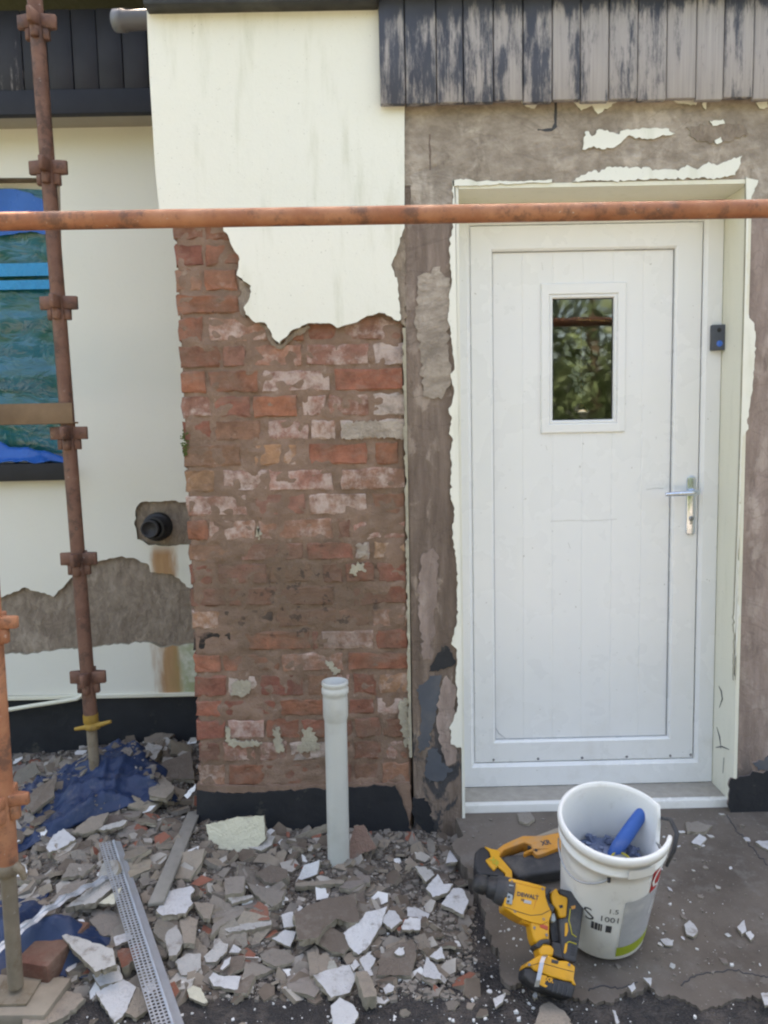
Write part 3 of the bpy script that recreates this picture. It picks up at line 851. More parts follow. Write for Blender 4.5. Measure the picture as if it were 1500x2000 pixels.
patch('plinth', [(1424, 1560), (1428, 1520), (1480, 1508), (1560, 1500), (1700, 1496), (2250, 1480), (2250, 1640), (1428, 1640)], -0.01, 0.008, ['bitumen', 'undercoat_right'], 2, 9, 51)
patch('sealant_patch', [(1470, 1490), (1500, 1475), (1540, 1470), (1540, 1502), (1480, 1506)], -0.009, 0.006, ['tool_grey_dark', 'undercoat_right'], 2, 8, 52)
# painted reveals and threshold
FY = 0.155
b = MB(); b.box(OXR - 0.012, OXR - 0.0005, -0.0065, FY + 0.06, 0.02, OZT - 0.0005)
b.build('reveal', 'old_paint', dw)
b = MB(); b.box(OXL + 0.0005, OXL + 0.010, -0.0065, FY + 0.06, 0.02, OZT - 0.0005)
b.build('reveal', 'masonry_paint', dw)
b = MB(); b.box(OXL + 0.011, OXR - 0.013, -0.0085, FY + 0.06, OZT - 0.013, OZT - 0.0005)
b.build('reveal', 'old_paint', dw)
# cracks in the right reveal
for k, cp in enumerate([[(1404, 1340), (1409, 1350), (1411, 1365), (1405, 1382)], [(1400, 1420), (1406, 1440), (1408, 1462)], [(1414, 1480), (1412, 1510)], [(1398, 1460), (1410, 1458), (1424, 1464)]]):
    q = [onP(x, y, Vector((OXR - 0.0125, 0, 0)), Vector((1, 0, 0))) for x, y in cp]
    b = MB(); b.tube(q, [0.0012] + [0.0028] * (len(q) - 2) + [0.001], 5); b.build('crack', 'gasket', dw)
b = MB(); b.box(OXL + 0.011, OXR - 0.013, 0.05, 0.28, 0.0, 0.1035)
b.build('threshold', 'chip_pale', dw, 0.003)
b = MB(); b.box(OXL + 0.008, OXR - 0.010, 0.022, 0.0495, 0.02, 0.104)
b.build('threshold_strip', 'upvc_dirty', dw, 0.004)

# ================================================================== DOOR
fz0, fz1 = 0.1045, OZT - 0.014
door = thing('entrance_door', ((OXL + OXR) / 2, FY, fz0), 'white plastic entrance door with one small window and chrome lever handle', 'door')
lx0, lx1 = onY(921, 850, FY).x, onY(1368, 850, FY).x
lz0, lz1 = onY(1145, 1487, FY).z, onY(1145, 436, FY).z
fx0, fx1 = OXL + 0.011, OXR - 0.013
b = MB()
def frame_ring(b, x0, x1, z0, z1, ix0, ix1, iz0, iz1, y0, y1, ch=0.0):
    """mitred frame: outer rect, inner rect, front y0, chamfer towards the inside"""
    O = [(x0, z0), (x1, z0), (x1, z1), (x0, z1)]
    I = [(ix0, iz0), (ix1, iz0), (ix1, iz1), (ix0, iz1)]
    c = ch
    C = [(ix0 - c, iz0 - c), (ix1 + c, iz0 - c), (ix1 + c, iz1 + c), (ix0 - c, iz1 + c)]
    vs = [(x, y1, z) for x, z in O] + [(x, y0 + 0.003, z) for x, z in O] + [(x + sx * 0.003, y0, z + sz * 0.003) for (x, z), (sx, sz) in zip(O, ((1, 1), (-1, 1), (-1, -1), (1, -1)))] + [(x, y0, z) for x, z in C] + [(x, y0 + c, z) for x, z in I] + [(x, y1, z) for x, z in I]
    fs = []
    for q in range(5):
        for i in range(4):
            j = (i + 1) % 4
            fs.append((q * 4 + i, q * 4 + j, (q + 1) * 4 + j, (q + 1) * 4 + i))
    b.add(vs, fs)
frame_ring(b, fx0, fx1, fz0, fz1, lx0 + 0.0008, lx1 + 0.003, lz0 - 0.003, lz1 + 0.003, FY, FY + 0.07, 0.012)
b.build('frame', 'upvc', door)
b = MB(); frame_ring(b, lx0 - 0.004, lx1 + 0.006, lz0 - 0.008, lz1 + 0.008, lx0 + 0.02, lx1 - 0.02, lz0 + 0.02, lz1 - 0.02, FY + 0.059, FY + 0.066, 0.0005)
b.build('rebate_gasket', 'gasket', door)
# leaf: rails and stiles
LY = FY + 0.008
px0, px1 = onY(964, 850, LY).x, onY(1315, 850, LY).x
pz0, pz1 = onY(1140, 1444, LY).z, onY(1140, 487, LY).z
b = MB(); frame_ring(b, lx0 + 0.002, lx1 - 0.001, lz0, lz1, px0, px1, pz0, pz1, LY, LY + 0.05, 0.007)
leaf = b.build('leaf', 'upvc', door)
b = MB()
frame_ring(b, px0 + 0.0002, px1 - 0.0002, pz0 + 0.0002, pz1 - 0.0002, px0 + 0.0025, px1 - 0.0025, pz0 + 0.0025, pz1 - 0.0025, LY + 0.0155, LY + 0.03, 0.0005)
b.build('panel_seam', 'seam', door)
# window in the panel
PY = LY + 0.018
wx0, wx1 = onY(1056, 700, PY).x, onY(1221, 700, PY).x
wz0, wz1 = onY(1140, 845, PY).z, onY(1140, 553, PY).z
gx0_, gx1_ = onY(1079, 700, PY).x, onY(1198, 700, PY).x
gz0_, gz1_ = onY(1140, 820, PY).z, onY(1140, 582, PY).z
# grooved boards of the infill panel, with the window cut out
edges = [px0 + 0.0026] + [px0 + (px1 - px0) * k / 6 for k in range(1, 6)] + [px1 - 0.0026]
def board_piece(x0, x1, z0, z1):
    b = MB()
    g = 0.0012
    vs = [(x0, PY + g, z0), (x0 + g, PY, z0), (x1 - g, PY, z0), (x1, PY + g, z0)]
    vs += [(x, y, z1) for x, y, _ in vs]
    b.add(vs, [(0, 1, 5, 4), (1, 2, 6, 5), (2, 3, 7, 6)])
    b.build('panel_board', 'upvc', leaf)
for i in range(6):
    a_, c_ = edges[i], edges[i + 1]
    zA, zB = pz0 + 0.0026, pz1 - 0.0026
    if c_ <= wx0 + 0.02 or a_ >= wx1 - 0.02:
        board_piece(a_, c_, zA, zB)
    else:
        board_piece(a_, c_, zA, wz0 + 0.012)
        board_piece(a_, c_, wz1 - 0.012, zB)
        if a_ < wx0:
            board_piece(a_, wx0 + 0.012, wz0 + 0.012, wz1 - 0.012)
        if c_ > wx1:
            board_piece(wx1 - 0.012, c_, wz0 + 0.012, wz1 - 0.012)
win = MB()
frame_ring(win, wx0, wx1, wz0, wz1, gx0_ - 0.012, gx1_ + 0.012, gz0_ - 0.012, gz1_ + 0.012, PY - 0.008, PY + 0.004, 0.003)
frame_ring(win, gx0_ - 0.0125, gx1_ + 0.0125, gz0_ - 0.0125, gz1_ + 0.0125, gx0_, gx1_, gz0_, gz1_, PY - 0.004, PY + 0.012, 0.004)
wf = win.build('window_frame', 'upvc', door)
b = MB()
frame_ring(b, gx0_ - 0.0005, gx1_ + 0.0005, gz0_ - 0.0005, gz1_ + 0.0005, gx0_ + 0.003, gx1_ - 0.003, gz0_ + 0.003, gz1_ - 0.003, PY + 0.007, PY + 0.011, 0.0005)
b.build('glazing_gasket', 'gasket', wf)
b = MB(); b.add([(gx0_, PY + 0.0095, gz0_), (gx1_, PY + 0.0095, gz0_), (gx1_, PY + 0.0095, gz1_), (gx0_, PY + 0.0095, gz1_)], [(0, 1, 2, 3)])
b.build('pane', 'window_glass', wf)
# dark hall behind the pane
b = MB()
b.add([(-0.2, PY + 0.04, 0.1), (1.7, PY + 0.04, 0.1), (1.7, 3.0, 0.1), (-0.2, 3.0, 0.1), (-0.2, PY + 0.04, 2.5), (1.7, PY + 0.04, 2.5), (1.7, 3.0, 2.5), (-0.2, 3.0, 2.5)],
      [(0, 1, 2, 3), (7, 6, 5, 4), (1, 5, 6, 2), (2, 6, 7, 3), (3, 7, 4, 0)])
struct(b.build('hall', 'room_wall'))
# handle
hy = LY
hx = onY(1349, 950, hy).x
hz0, hz1 = onY(1348, 1044, hy).z, onY(1348, 929, hy).z
hw = 0.0155
b = MB()
pp = []
for k in range(13):
    q = math.pi * k / 12
    pp.append(Vector((hx + hw * math.cos(q), hy - 0.009, hz1 - hw + hw * math.sin(q))))
pp += [Vector((hx - hw, hy - 0.009, hz0 + 0.006)), Vector((hx - hw * 0.6, hy - 0.009, hz0)), Vector((hx + hw * 0.6, hy - 0.009, hz0)), Vector((hx + hw, hy - 0.009, hz0 + 0.006))]
b.prism(pp, (0, 0.0095, 0))
plate = b.build('handle_plate', 'chrome', door, 0.003, 2)
lz = onY(1349, 962, hy - 0.04).z
b = MB()
b.tube([(hx, hy - 0.006, lz), (hx, hy - 0.042, lz)], [0.0115, 0.0105], 16)
b.tube([(hx + 0.009, hy - 0.046, lz + 0.001), (hx - 0.004, hy - 0.05, lz + 0.001), (hx - 0.04, hy - 0.052, lz - 0.0015), (hx - 0.08, hy - 0.052, lz - 0.003), (hx - 0.106, hy - 0.05, lz - 0.004)], [0.009, 0.0095, 0.0085, 0.008, 0.0065], 12)
b.build('lever', 'chrome', plate)
cz = onY(1348, 1012, hy).z
b = MB()
b.lathe((hx, hy - 0.008, cz), (0, -1, 0), [(0.0085, 0), (0.0085, 0.004), (0.001, 0.0042)], 16)
b.box(hx - 0.004, hx + 0.004, hy - 0.012, hy - 0.005, cz - 0.022, cz - 0.006)
b.build('lock_cylinder', 'steel', plate)
b = MB(); b.box(hx - 0.0012, hx + 0.0012, hy - 0.0135, hy - 0.0115, cz - 0.005, cz + 0.005)
b.build('keyhole', 'gasket', plate)
# screw heads along the foot of the leaf, scuffs on the lower bead
for sx, sy in ((964, 1484), (1051, 1482), (1137, 1480), (1224, 1478), (1309, 1476), (1349, 1474)):
    p = onY(sx, sy, LY)
    b = MB(); b.lathe(p + Vector((0, 0.001, 0)), (0, -1, 0), [(0.005, 0), (0.0045, 0.0025), (0.0005, 0.003)], 10)
    b.build('screw_head', 'screw', leaf)
for k, cp in enumerate([[(972, 1446), (990, 1447), (1005, 1446)], [(1042, 1446), (1070, 1445), (1105, 1446)], [(1132, 1444), (1150, 1444), (1183, 1444)], [(1225, 1441), (1240, 1440), (1262, 1440)], [(967, 1420), (974, 1432), (988, 1443)]]):
    q = [onY(x, y, PY - 0.0005) for x, y in cp]
    b = MB(); b.tube(q, [0.0008] + [0.0019] * (len(q) - 2) + [0.0008], 5); b.build('scuff_and_reflection', 'seam', leaf)
for k, cp in enumerate([[(1075, 1018), (1110, 1016), (1150, 1017), (1205, 1014)], [(1066, 870), (1069, 880)], [(1262, 956), (1280, 953), (1296, 954)], [(1058, 512), (1060, 528)], [(1110, 1060), (1114, 1072)]]):  # mark left of the lever paints in the handle's blurred reflection
    q = [onY(x, y, PY - 0.0002) for x, y in cp]
    b = MB(); b.tube(q, 0.0008, 4); b.build('scuff_and_reflection', 'scuff_reflection_grey', leaf)
# doorbell on the frame
bp_ = onY(1404, 659, FY)
bx0, bx1 = onY(1391, 659, FY - 0.02).x, onY(1417, 659, FY - 0.02).x
bz0, bz1 = onY(1404, 684, FY - 0.02).z, onY(1404, 634, FY - 0.02).z
bell = thing('doorbell', (bp_.x, FY, bz0), 'small dark grey doorbell with a blue lit button on the door frame', 'doorbell')
b = MB(); b.box(bx0, bx1, FY - 0.022, FY - 0.0004, bz0, bz1); b.build('case', 'tool_grey_dark', bell, 0.004, 3)
b = MB(); b.lathe(((bx0 + bx1) / 2 + 0.002, FY - 0.0215, bz0 + 0.022), (0, -1, 0), [(0.0105, 0), (0.0105, 0.001), (0.0085, 0.003), (0.0005, 0.0032)], 20); b.build('button', 'bell_light', bell)
b = MB(); b.lathe(((bx0 + bx1) / 2, FY - 0.0215, bz1 - 0.018), (0, -1, 0), [(0.008, 0), (0.007, 0.0015), (0.0005, 0.002)], 16); b.build('lens', 'black_plastic', bell)

# ornament hung inside the pane
OY_ = PY + 0.03
oc = onY(1135, 700, OY_)
orn = thing('hanging_ornament', (oc.x, OY_, onY(1135, 815, OY_).z), 'leafy dark glass ornament hanging behind the small door window', 'ornament')
rg = random.Random(5)
for k in range(46):
    t = k / 45
    wd = math.sin(math.pi * min(1, t * 0.85 + 0.15)) * 32 + 2
    p = onY(1135 + rg.uniform(-wd, wd), 655 + t * 115 + rg.uniform(-4, 4), OY_ + rg.uniform(-0.008, 0.008))
    a = rg.uniform(0, 6.28)
    u_ = Vector((math.cos(a), rg.uniform(-0.4, 0.4), math.sin(a))).normalized()
    v_ = u_.cross(Vector((0, 1, 0))).normalized()
    L_ = rg.uniform(0.010, 0.019)
    b = MB(); b.prism([p + u_ * L_, p + v_ * L_ * 0.55, p - u_ * L_ * 0.8, p - v_ * L_ * 0.55], (0, 0.003, 0)); b.build('leaf', 'ornament_glass', orn)
b = MB(); p = onY(1135, 805, OY_)
b.lathe(p, (0, 0, 1), [(0.026, 0), (0.024, 0.006), (0.018, 0.010), (0.019, 0.013), (0.012, 0.018), (0.013, 0.021), (0.004, 0.030), (0.0005, 0.031)], 20); b.build('bell', 'brass', orn)
b = MB(); b.tube([onY(1135, 800, OY_), onY(1135, 620, OY_)], 0.0012, 5); b.tube([onY(1122, 655, OY_), onY(1134, 622, OY_), onY(1147, 655, OY_)], 0.001, 5); b.build('cord', 'brass', orn)
b = MB(); b.tube([onY(1126, 624, OY_), onY(1196, 627, OY_)], 0.003, 8); b.build('hanging_rod', 'brass', orn)

# ================================================================== CLADDING OVER THE DOOR, EAVES
clad = thing('timber_cladding', (0.9, -0.03, 2.38), 'flaking black painted vertical boards above the white door', 'cladding')
be = [740, 791, 852, 905, 964, 1022, 1079, 1134, 1190, 1246, 1303, 1361, 1415, 1473, 1530, 1588, 1645, 1702, 1760, 1816, 1873, 1929, 1986, 2043, 2100, 2157, 2214, 2270]
rg = random.Random(77)
wear = [0.02, 0.0, 0.10, 0.10, 0.24, 0.05, 0.24, 0.30, 0.33, 0.16, 0.36, 0.36, 0.22, 0.36, 0.36, 0.3, 0.36, 0.3, 0.33, 0.36, 0.28, 0.36, 0.3, 0.34, 0.36, 0.3, 0.36]
for i in range(len(be) - 1):
    xa, xb = onY(be[i], 100, -0.05).x + 0.0015, onY(be[i + 1], 100, -0.05).x - 0.0015
    zb = onY((be[i] + be[i + 1]) / 2, 201 - (be[i] - 740) * 0.0135 + rg.uniform(-3, 3), -0.05).z
    b = MB()
    y0 = -0.05 + rg.uniform(-0.002, 0.002)
    b.box(xa, xb, y0, -0.028, zb, 2.75)
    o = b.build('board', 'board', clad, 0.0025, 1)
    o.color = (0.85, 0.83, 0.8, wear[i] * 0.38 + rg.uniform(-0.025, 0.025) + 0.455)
b = MB(); b.box(onY(742, 100, -0.03).x, 2.6, -0.0275, -0.0065, 2.42, 2.75); b.build('batten', 'gasket', clad)
roof = thing('roof', (0, 1, 2.8), 'dark eaves edge of the roof along the top of the photograph', 'roof')
b = MB()
rz = onY(500, 4, -0.075).z
b.box(onY(282, 10, -0.06).x, onY(738, 10, -0.06).x, -0.075, 0.0, rz, rz + 0.09); b.build('eaves_trim', 'gutter_black', roof, 0.004)
b = MB(); b.tube([(onY(738, 0, -0.1).x, -0.1, 2.735), (2.6, -0.1, 2.725)], 0.05, 16); b.build('gutter', 'gutter_black', roof)
def slope(x0, x1, y0):
    k = (5.1 - 2.83) / 4.22
    z0 = 2.83 + (y0 + 0.22) * k
    b = MB()
    b.add([(x0, y0, z0), (x1, y0, z0), (x1, 4.0, 5.1), (x0, 4.0, 5.1), (x0, y0, z0 - 0.05), (x1, y0, z0 - 0.05), (x1, 4.0, 5.05), (x0, 4.0, 5.05)],
          [(0, 1, 2, 3), (7, 6, 5, 4), (0, 4, 5, 1), (1, 5, 6, 2), (2, 6, 7, 3), (3, 7, 4, 0)])
    b.build('tiled_slope', 'roof_tile', roof)
slope(XL - 0.02, 4.5, -0.15)
slope(-4.5, XL - 0.0205, 0.36)
b = MB(); b.add([(-4.5, 4.0, 5.1), (4.5, 4.0, 5.1), (4.5, 8.2, 2.8), (-4.5, 8.2, 2.8)], [(0, 1, 2, 3)]); b.build('tiled_slope', 'roof_tile', roof)
b = MB()
b.box(-4.4, 4.4, 8.0, 8.2, 0, 2.8); b.box(2.62, 4.4, 0.0, 0.3, 0, 2.78); b.box(4.2, 4.4, 0.3, 8.0, 0, 2.8); b.box(-4.4, -4.2, 0.95, 8.0, 0, 2.8)
struct(b.build('outer_walls', 'masonry_paint'))

# ================================================================== RECESSED SIDE WALL (left)
SY = 0.75
side = thing('side_wall', (-1.4, SY, 0), 'recessed white side wall behind the scaffold with a hacked grey patch low down', 'wall')
wpx = onY(118, 600, SY)
WX = onY(117, 600, SY).x
WZT, WZB = onY(60, 347, SY).z, onY(60, 938, SY).z
b = MB()
b.box(WX, XL + 0.12, SY, SY + 0.2, -0.05, 2.75)
b.box(-4.3, WX - 0.0005, SY, SY + 0.2, WZT, 2.75)
b.box(-4.3, WX - 0.0005, SY, SY + 0.2, -0.05, WZB)
b.box(-4.3, -2.9, SY, SY + 0.2, WZB + 0.0005, WZT - 0.0005)
b.build('backing', 'undercoat_side', side)
UP = [(-900, 120), (460, 120), (460, 975), (355, 981), (335, 977), (315, 980), (278, 980), (266, 992), (262, 1020), (268, 1053), (290, 1065), (330, 1067), (350, 1064), (460, 1062), (460, 1180), (364, 1146), (350, 1130), (333, 1121), (294, 1118), (291, 1104),
      (269, 1093), (238, 1086), (193, 1096), (151, 1115), (129, 1140), (104, 1166), (80, 1158), (48, 1147), (0, 1167), (-900, 1200), (-900, 941), (131, 936), (117, 347), (-900, 350)]
b = MB(); b.prism(px_outline(UP, SY - 0.016, 1.2, 8, 91, lambda i: i in (0, 1, 2, 12, 13, 14, 28, 29, 30, 31, 32, 33)), (0, 0.0155, 0), 0, 1)
b.build('render_coat', ['side_wall_paint', 'render_edge'], side)
LOW = [(-900, 1290), (8, 1278), (53, 1279), (112, 1269), (160, 1266), (213, 1261), (280, 1254), (300, 1258), (314, 1265), (364, 1258), (460, 1250), (460, 1352), (-900, 1372)]
b = MB(); b.prism(px_outline(LOW, SY - 0.016, 1.2, 8, 92, lambda i: i in (0, 10, 11, 12)), (0, 0.0155, 0), 0, 1)
b.build('render_coat', ['side_wall_paint', 'render_edge'], side)
zb = onY(200, 1358, SY - 0.02).z
b = MB(); b.box(-4.2, XL + 0.1, SY - 0.028, SY - 0.0005, zb - 0.012, zb + 0.004); b.build('bell_bead', 'old_paint', side, 0.003)
b = MB(); b.box(-4.2, XL + 0.1, SY - 0.01, SY + 0.001, -0.05, zb - 0.0125); b.build('plinth', 'bitumen', side)
# eaves boards on the side wall with grey soffit
SB = 0.58
sz = onY(150, 224, SB).z
sc_ = thing('side_cladding', (-1.4, SB, sz), 'near black painted boards under the eaves left of the white pier', 'cladding')
x = -3.6
k = 0
rg = random.Random(12)
while x < XL + 0.1:
    b = MB(); b.box(x + 0.0015, x + 0.0935, SB + rg.uniform(-0.002, 0.002), SB + 0.022, sz + 0.085, 3.0)
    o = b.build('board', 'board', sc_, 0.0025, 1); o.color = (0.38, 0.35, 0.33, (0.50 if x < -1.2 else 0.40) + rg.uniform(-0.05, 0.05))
    x += 0.095
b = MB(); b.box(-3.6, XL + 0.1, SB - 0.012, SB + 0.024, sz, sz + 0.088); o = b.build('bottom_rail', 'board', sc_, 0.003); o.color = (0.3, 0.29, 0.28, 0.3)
b = MB(); b.box(-3.6, XL + 0.1, SB + 0.0245, SY - 0.0165, sz + 0.012, sz + 0.022); b.build('soffit_board', 'soffit_paint', sc_)
# window with blue polythene, sill, tarp bundle on the sill
sw_ = thing('side_window', (WX - 0.4, SY, WZB), 'window in the side wall masked with blue plastic sheeting', 'window')
IZT = WZT - 0.002
b = MB(); frame_ring(b, -2.9, WX - 0.001, WZB + 0.10, IZT, -2.84, WX - 0.045, WZB + 0.16, IZT - 0.06, SY + 0.05, SY + 0.12, 0.006)
b.build('frame', 'upvc_dirty', sw_)
b = MB(); b.box(-2.86, WX - 0.03, SY + 0.085, SY + 0.095, WZB + 0.14, IZT - 0.04); b.build('pane', 'window_glass', sw_)
b = MB()
gx, gz = 60, 80
sx0, sx1, sz0_, sz1_ = -2.6, WX - 0.008, WZB + 0.11, IZT - 0.02
vs = []
for j in range(gz + 1):
    for i in range(gx + 1):
        u, v = i / gx, j / gz
        x = sx0 + (sx1 - sx0) * u
        z = sz0_ + (sz1_ - sz0_) * v
        if v > 0.9:
            z -= (v - 0.9) * 0.6 * max(0, (u - 0.55)) ** 1.5
        y = SY + 0.035 + 0.012 * noise.noise(Vector((x * 3 + z * 2, 1, z * 4))) + 0.010 * noise.noise(Vector((x * 2, 5, z * 13))) + 0.004 * noise.noise(Vector((x * 20, 9, z * 9)))
        vs.append((x, y, z))
b.add(vs, [(j * (gx + 1) + i, j * (gx + 1) + i + 1, (j + 1) * (gx + 1) + i + 1, (j + 1) * (gx + 1) + i) for j in range(gz) for i in range(gx)], 0, True)
b.build('plastic_sheet', 'blue_sheet', sw_)
b = MB(); b.prism(px_outline([(-900, 374), (0, 370), (35, 371), (62, 378), (84, 390), (98, 408), (103, 440), (104, 462), (60, 452), (20, 458), (-900, 470)], SY + 0.012, 1.5, 12, 88), (0, 0.004, 0))
b.build('sheet_fold', 'blue_bundle', sw_)
for ya, yb in ((515, 540), (548, 566)):
    b = MB()
    z0_, z1_ = onY(50, yb, SY + 0.02).z, onY(50, ya, SY + 0.02).z
    b.box(-2.6, onY(103, 540, SY + 0.02).x, SY + 0.010, SY + 0.014, z0_, z1_); b.build('adhesive_tape', 'blue_tape', sw_)
b = MB(); b.box(-2.9, onY(131, 920, SY - 0.06).x, SY - 0.06, SY + 0.12, WZB, onY(60, 905, SY - 0.06).z); b.build('sill', 'bitumen', sw_, 0.006)
def cloth(name, m, cx, cy, wx, wy, hfun, nx=50, ny=40, rot=0.0, parent=None, solid=0.003):
    b = MB()
    vs = []
    for j in range(ny + 1):
        for i in range(nx + 1):
            u, v = i / nx * 2 - 1, j / ny * 2 - 1
            edge = 1 + 0.10 * noise.noise(Vector((u * 2.2, v * 2.2, cx)))
            x = cx + (u * wx * math.cos(rot) - v * wy * math.sin(rot)) * edge
            y = cy + (u * wx * math.sin(rot) + v * wy * math.cos(rot)) * edge
            vs.append((x, y, hfun(x, y, u, v)))
    b.add(vs, [(j * (nx + 1) + i, j * (nx + 1) + i + 1, (j + 1) * (nx + 1) + i + 1, (j + 1) * (nx + 1) + i) for j in range(ny) for i in range(nx)], 0, True)
    o = b.build(name, m, parent)
    md = o.modifiers.new('thickness', 'SOLIDIFY'); md.thickness = solid
    return o
slz = onY(60, 905, SY - 0.06).z
def hb(x, y, u, v):
    return slz + 0.004 + 0.10 * math.exp(-(v / 0.6) ** 2) * (1 - max(0, u) ** 6) * (0.8 + 0.4 * noise.noise(Vector((x * 9, y * 9, 4)))) + 0.018 * noise.noise(Vector((x * 22, y * 30, 1)))
tag(cloth('tarpaulin', 'blue_bundle', -2.0, SY + 0.0, onY(122, 880, SY).x + 2.0, 0.065, hb, 70, 26), 'bright blue plastic bundled on the window sill behind the rusty scaffold pole', 'tarpaulin')
# pipe stub in the side wall
pc = onY(310, 1028, SY)
stub = thing('pipe_stub', (pc.x, SY, pc.z), 'black waste pipe stub poking from a chipped hole above a rust stain', 'pipe')
b = MB(); b.lathe((pc.x, SY + 0.02, pc.z), (0, -1, 0), [(0.060, 0), (0.060, 0.05), (0.055, 0.055), (0.047, 0.056), (0.047, 0.10), (0.044, 0.102), (0.034, 0.102), (0.031, 0.06), (0.0005, 0.055)], 28); b.build('socket', 'black_plastic', stub)
b = MB(); b.lathe((pc.x - 0.01, SY - 0.083, pc.z), (0, -1, 0), [(0.036, -0.02), (0.036, 0.02), (0.031, 0.021), (0.028, 0.005), (0.0005, 0.0)], 24); b.build('pipe_end', 'gasket', stub)
# grey overflow pipe sticking out of the pier's left side near the eaves
g0, g1 = onY(292, 44, 0.12), onY(226, 41, 0.16)
gp = thing('overflow_pipe', g1, 'short grey pipe end sticking out near the eaves left of the pier', 'pipe')
ax = (g1 - Vector((XL + 0.06, 0.1, g0.z))).normalized()
L_ = (g1 - Vector((XL + 0.06, 0.1, g0.z))).length
b = MB(); b.lathe((XL + 0.06, 0.1, g0.z), ax, [(0.030, 0), (0.030, L_ - 0.035), (0.034, L_ - 0.034), (0.034, L_), (0.030, L_ + 0.001), (0.028, L_ - 0.03), (0.0005, L_ - 0.06)], 24); b.build('pipe', 'grey_dark_pvc', gp)
# small white hose running along the plinth
hp = [onY(-700, 1540, 0.70), onY(-300, 1452, 0.70), onY(-60, 1402, 0.70), onY(0, 1389, 0.70), onY(60, 1379, 0.70), onY(120, 1370, 0.70), onY(150, 1365, 0.70), onY(160, 1358, 0.70), onY(163, 1348, 0.71), onY(164, 1335, 0.735)]
b = MB(); b.tube(hp, 0.009, 12)
tag(b.build('overflow_tube', 'old_paint'), 'thin white bent tube running along the black plinth of the side wall', 'tube')
# ================================================================== SCAFFOLD
def coupler(b, p, r=0.024, w_=0.064, h_=0.022, mi=0):
    """four pressed v shaped lugs welded round a standard"""
    for a in range(4):
        q = math.pi / 2 * a
        d, s_ = Vector((math.cos(q), math.sin(q), 0)), Vector((-math.sin(q), math.cos(q), 0))
        for z in (-1, 1):
            c = p + Vector((0, 0, z * h_ * 0.5 + (0.012 if z > 0 else -0.012) * 0))
        b.prism([p + d * r * 0.8 + s_ * 0.017 + Vector((0, 0, h_)), p + d * w_ + s_ * 0.007 + Vector((0, 0, h_)), p + d * w_ - s_ * 0.007 + Vector((0, 0, h_)), p + d * r * 0.8 - s_ * 0.017 + Vector((0, 0, h_))], (0, 0, -2 * h_))
        b.prism([p + d * r * 0.9 + s_ * 0.016 + Vector((0, 0, -h_)), p + d * w_ * 0.62 + s_ * 0.008 + Vector((0, 0, -h_)), p + d * w_ * 0.62 - s_ * 0.008 + Vector((0, 0, -h_)), p + d * r * 0.9 - s_ * 0.016 + Vector((0, 0, -h_))], (0, 0, -0.035))
# inner standard
IY = 0.2
i0, i1 = onY(177, 1400, IY), onY(68, 0, IY)
d_ = (i1 - i0).normalized()
ptop = i0 + d_ * ((3.1 - i0.z) / d_.z)
inner = thing('scaffold_standard', (i0.x, IY, 0.1), 'upright rusty brown scaffold pole with lugs standing before the side wall', 'scaffold pole')
b = MB(); b.tube([i0, ptop], 0.0242, 20); b.build('tube', 'brown_tube', inner)
for py in (44, 328, 592, 846, 1091, 1322):
    t = 68 + (177 - 68) * py / 1400
    b = MB(); coupler(b, onY(t + 1, py, IY)); b.build('lug_cluster', 'brown_tube', inner, 0.002, 1)
bs = i0 - d_ * (i0.z - 0.06)
b = MB(); b.tube([i0 - d_ * 0.001, bs], 0.0185, 16); b.build('jack_stem', 'bare_tube', inner)
b = MB(); b.lathe(i0 + d_ * 0.012, -d_, [(0.0265, 0), (0.0265, 0.03), (0.022, 0.034), (0.022, 0.045), (0.0185, 0.046)], 20); b.build('jack_collar', 'jack_yellow', inner)
hc = onY(181, 1418, IY)
b = MB()
b.lathe(hc + Vector((0, 0, 0.014)), (0, 0, -1), [(0.019, 0), (0.028, 0.004), (0.028, 0.022), (0.019, 0.026)], 16)
b.tube([onY(146, 1424, IY - 0.01), onY(170, 1420, IY - 0.012), onY(196, 1415, IY - 0.012), onY(217, 1409, IY - 0.01)], [0.006, 0.009, 0.009, 0.006], 8)
b.build('jack_handle', 'jack_yellow', inner)
b = MB(); b.box(bs.x - 0.075, bs.x + 0.075, IY - 0.075, IY + 0.075, 0.03, 0.062); b.build('base_plate', 'bare_tube', inner, 0.003)
# outer standard at the left edge of the view
ob = onZ(31, 1926, 0.05)
OY = ob.y
o1 = onY(15, 1690, OY)
o2 = onY(-18, 1210, OY)
d2 = (o2 - o1).normalized()
outer = thing('scaffold_standard', (ob.x, OY, 0.03), 'orange scaffold pole on a thin jack stem at the left edge beside a brick', 'scaffold pole')
b = MB(); b.tube([o1, o1 + d2 * 2.2], 0.0242, 20); b.build('tube', 'orange_tube', outer)
b = MB(); b.tube([o1 + d2 * 0.005, ob], 0.0178, 16); b.build('jack_stem', 'bare_tube', outer)
b = MB(); b.lathe(o1 - d2 * 0.012, d2, [(0.018, -0.012), (0.027, -0.008), (0.029, 0.012), (0.0243, 0.02)], 16); b.tube([onY(30, 1690, OY - 0.03), onY(42, 1700, OY - 0.035), onY(48, 1716, OY - 0.03)], [0.011, 0.010, 0.006], 8); b.build('jack_handle', 'bare_tube', outer)
for py, tx in ((1216, -17), (1560, 6)):
    b = MB(); coupler(b, onY(tx, py, OY), w_=0.062, h_=0.014); b.build('lug_cluster', 'orange_tube', outer, 0.002, 1)
b = MB(); b.box(ob.x - 0.05, ob.x + 0.045, OY - 0.045, OY + 0.05, 0.032, 0.038); b.build('base_plate', 'bare_tube', outer)
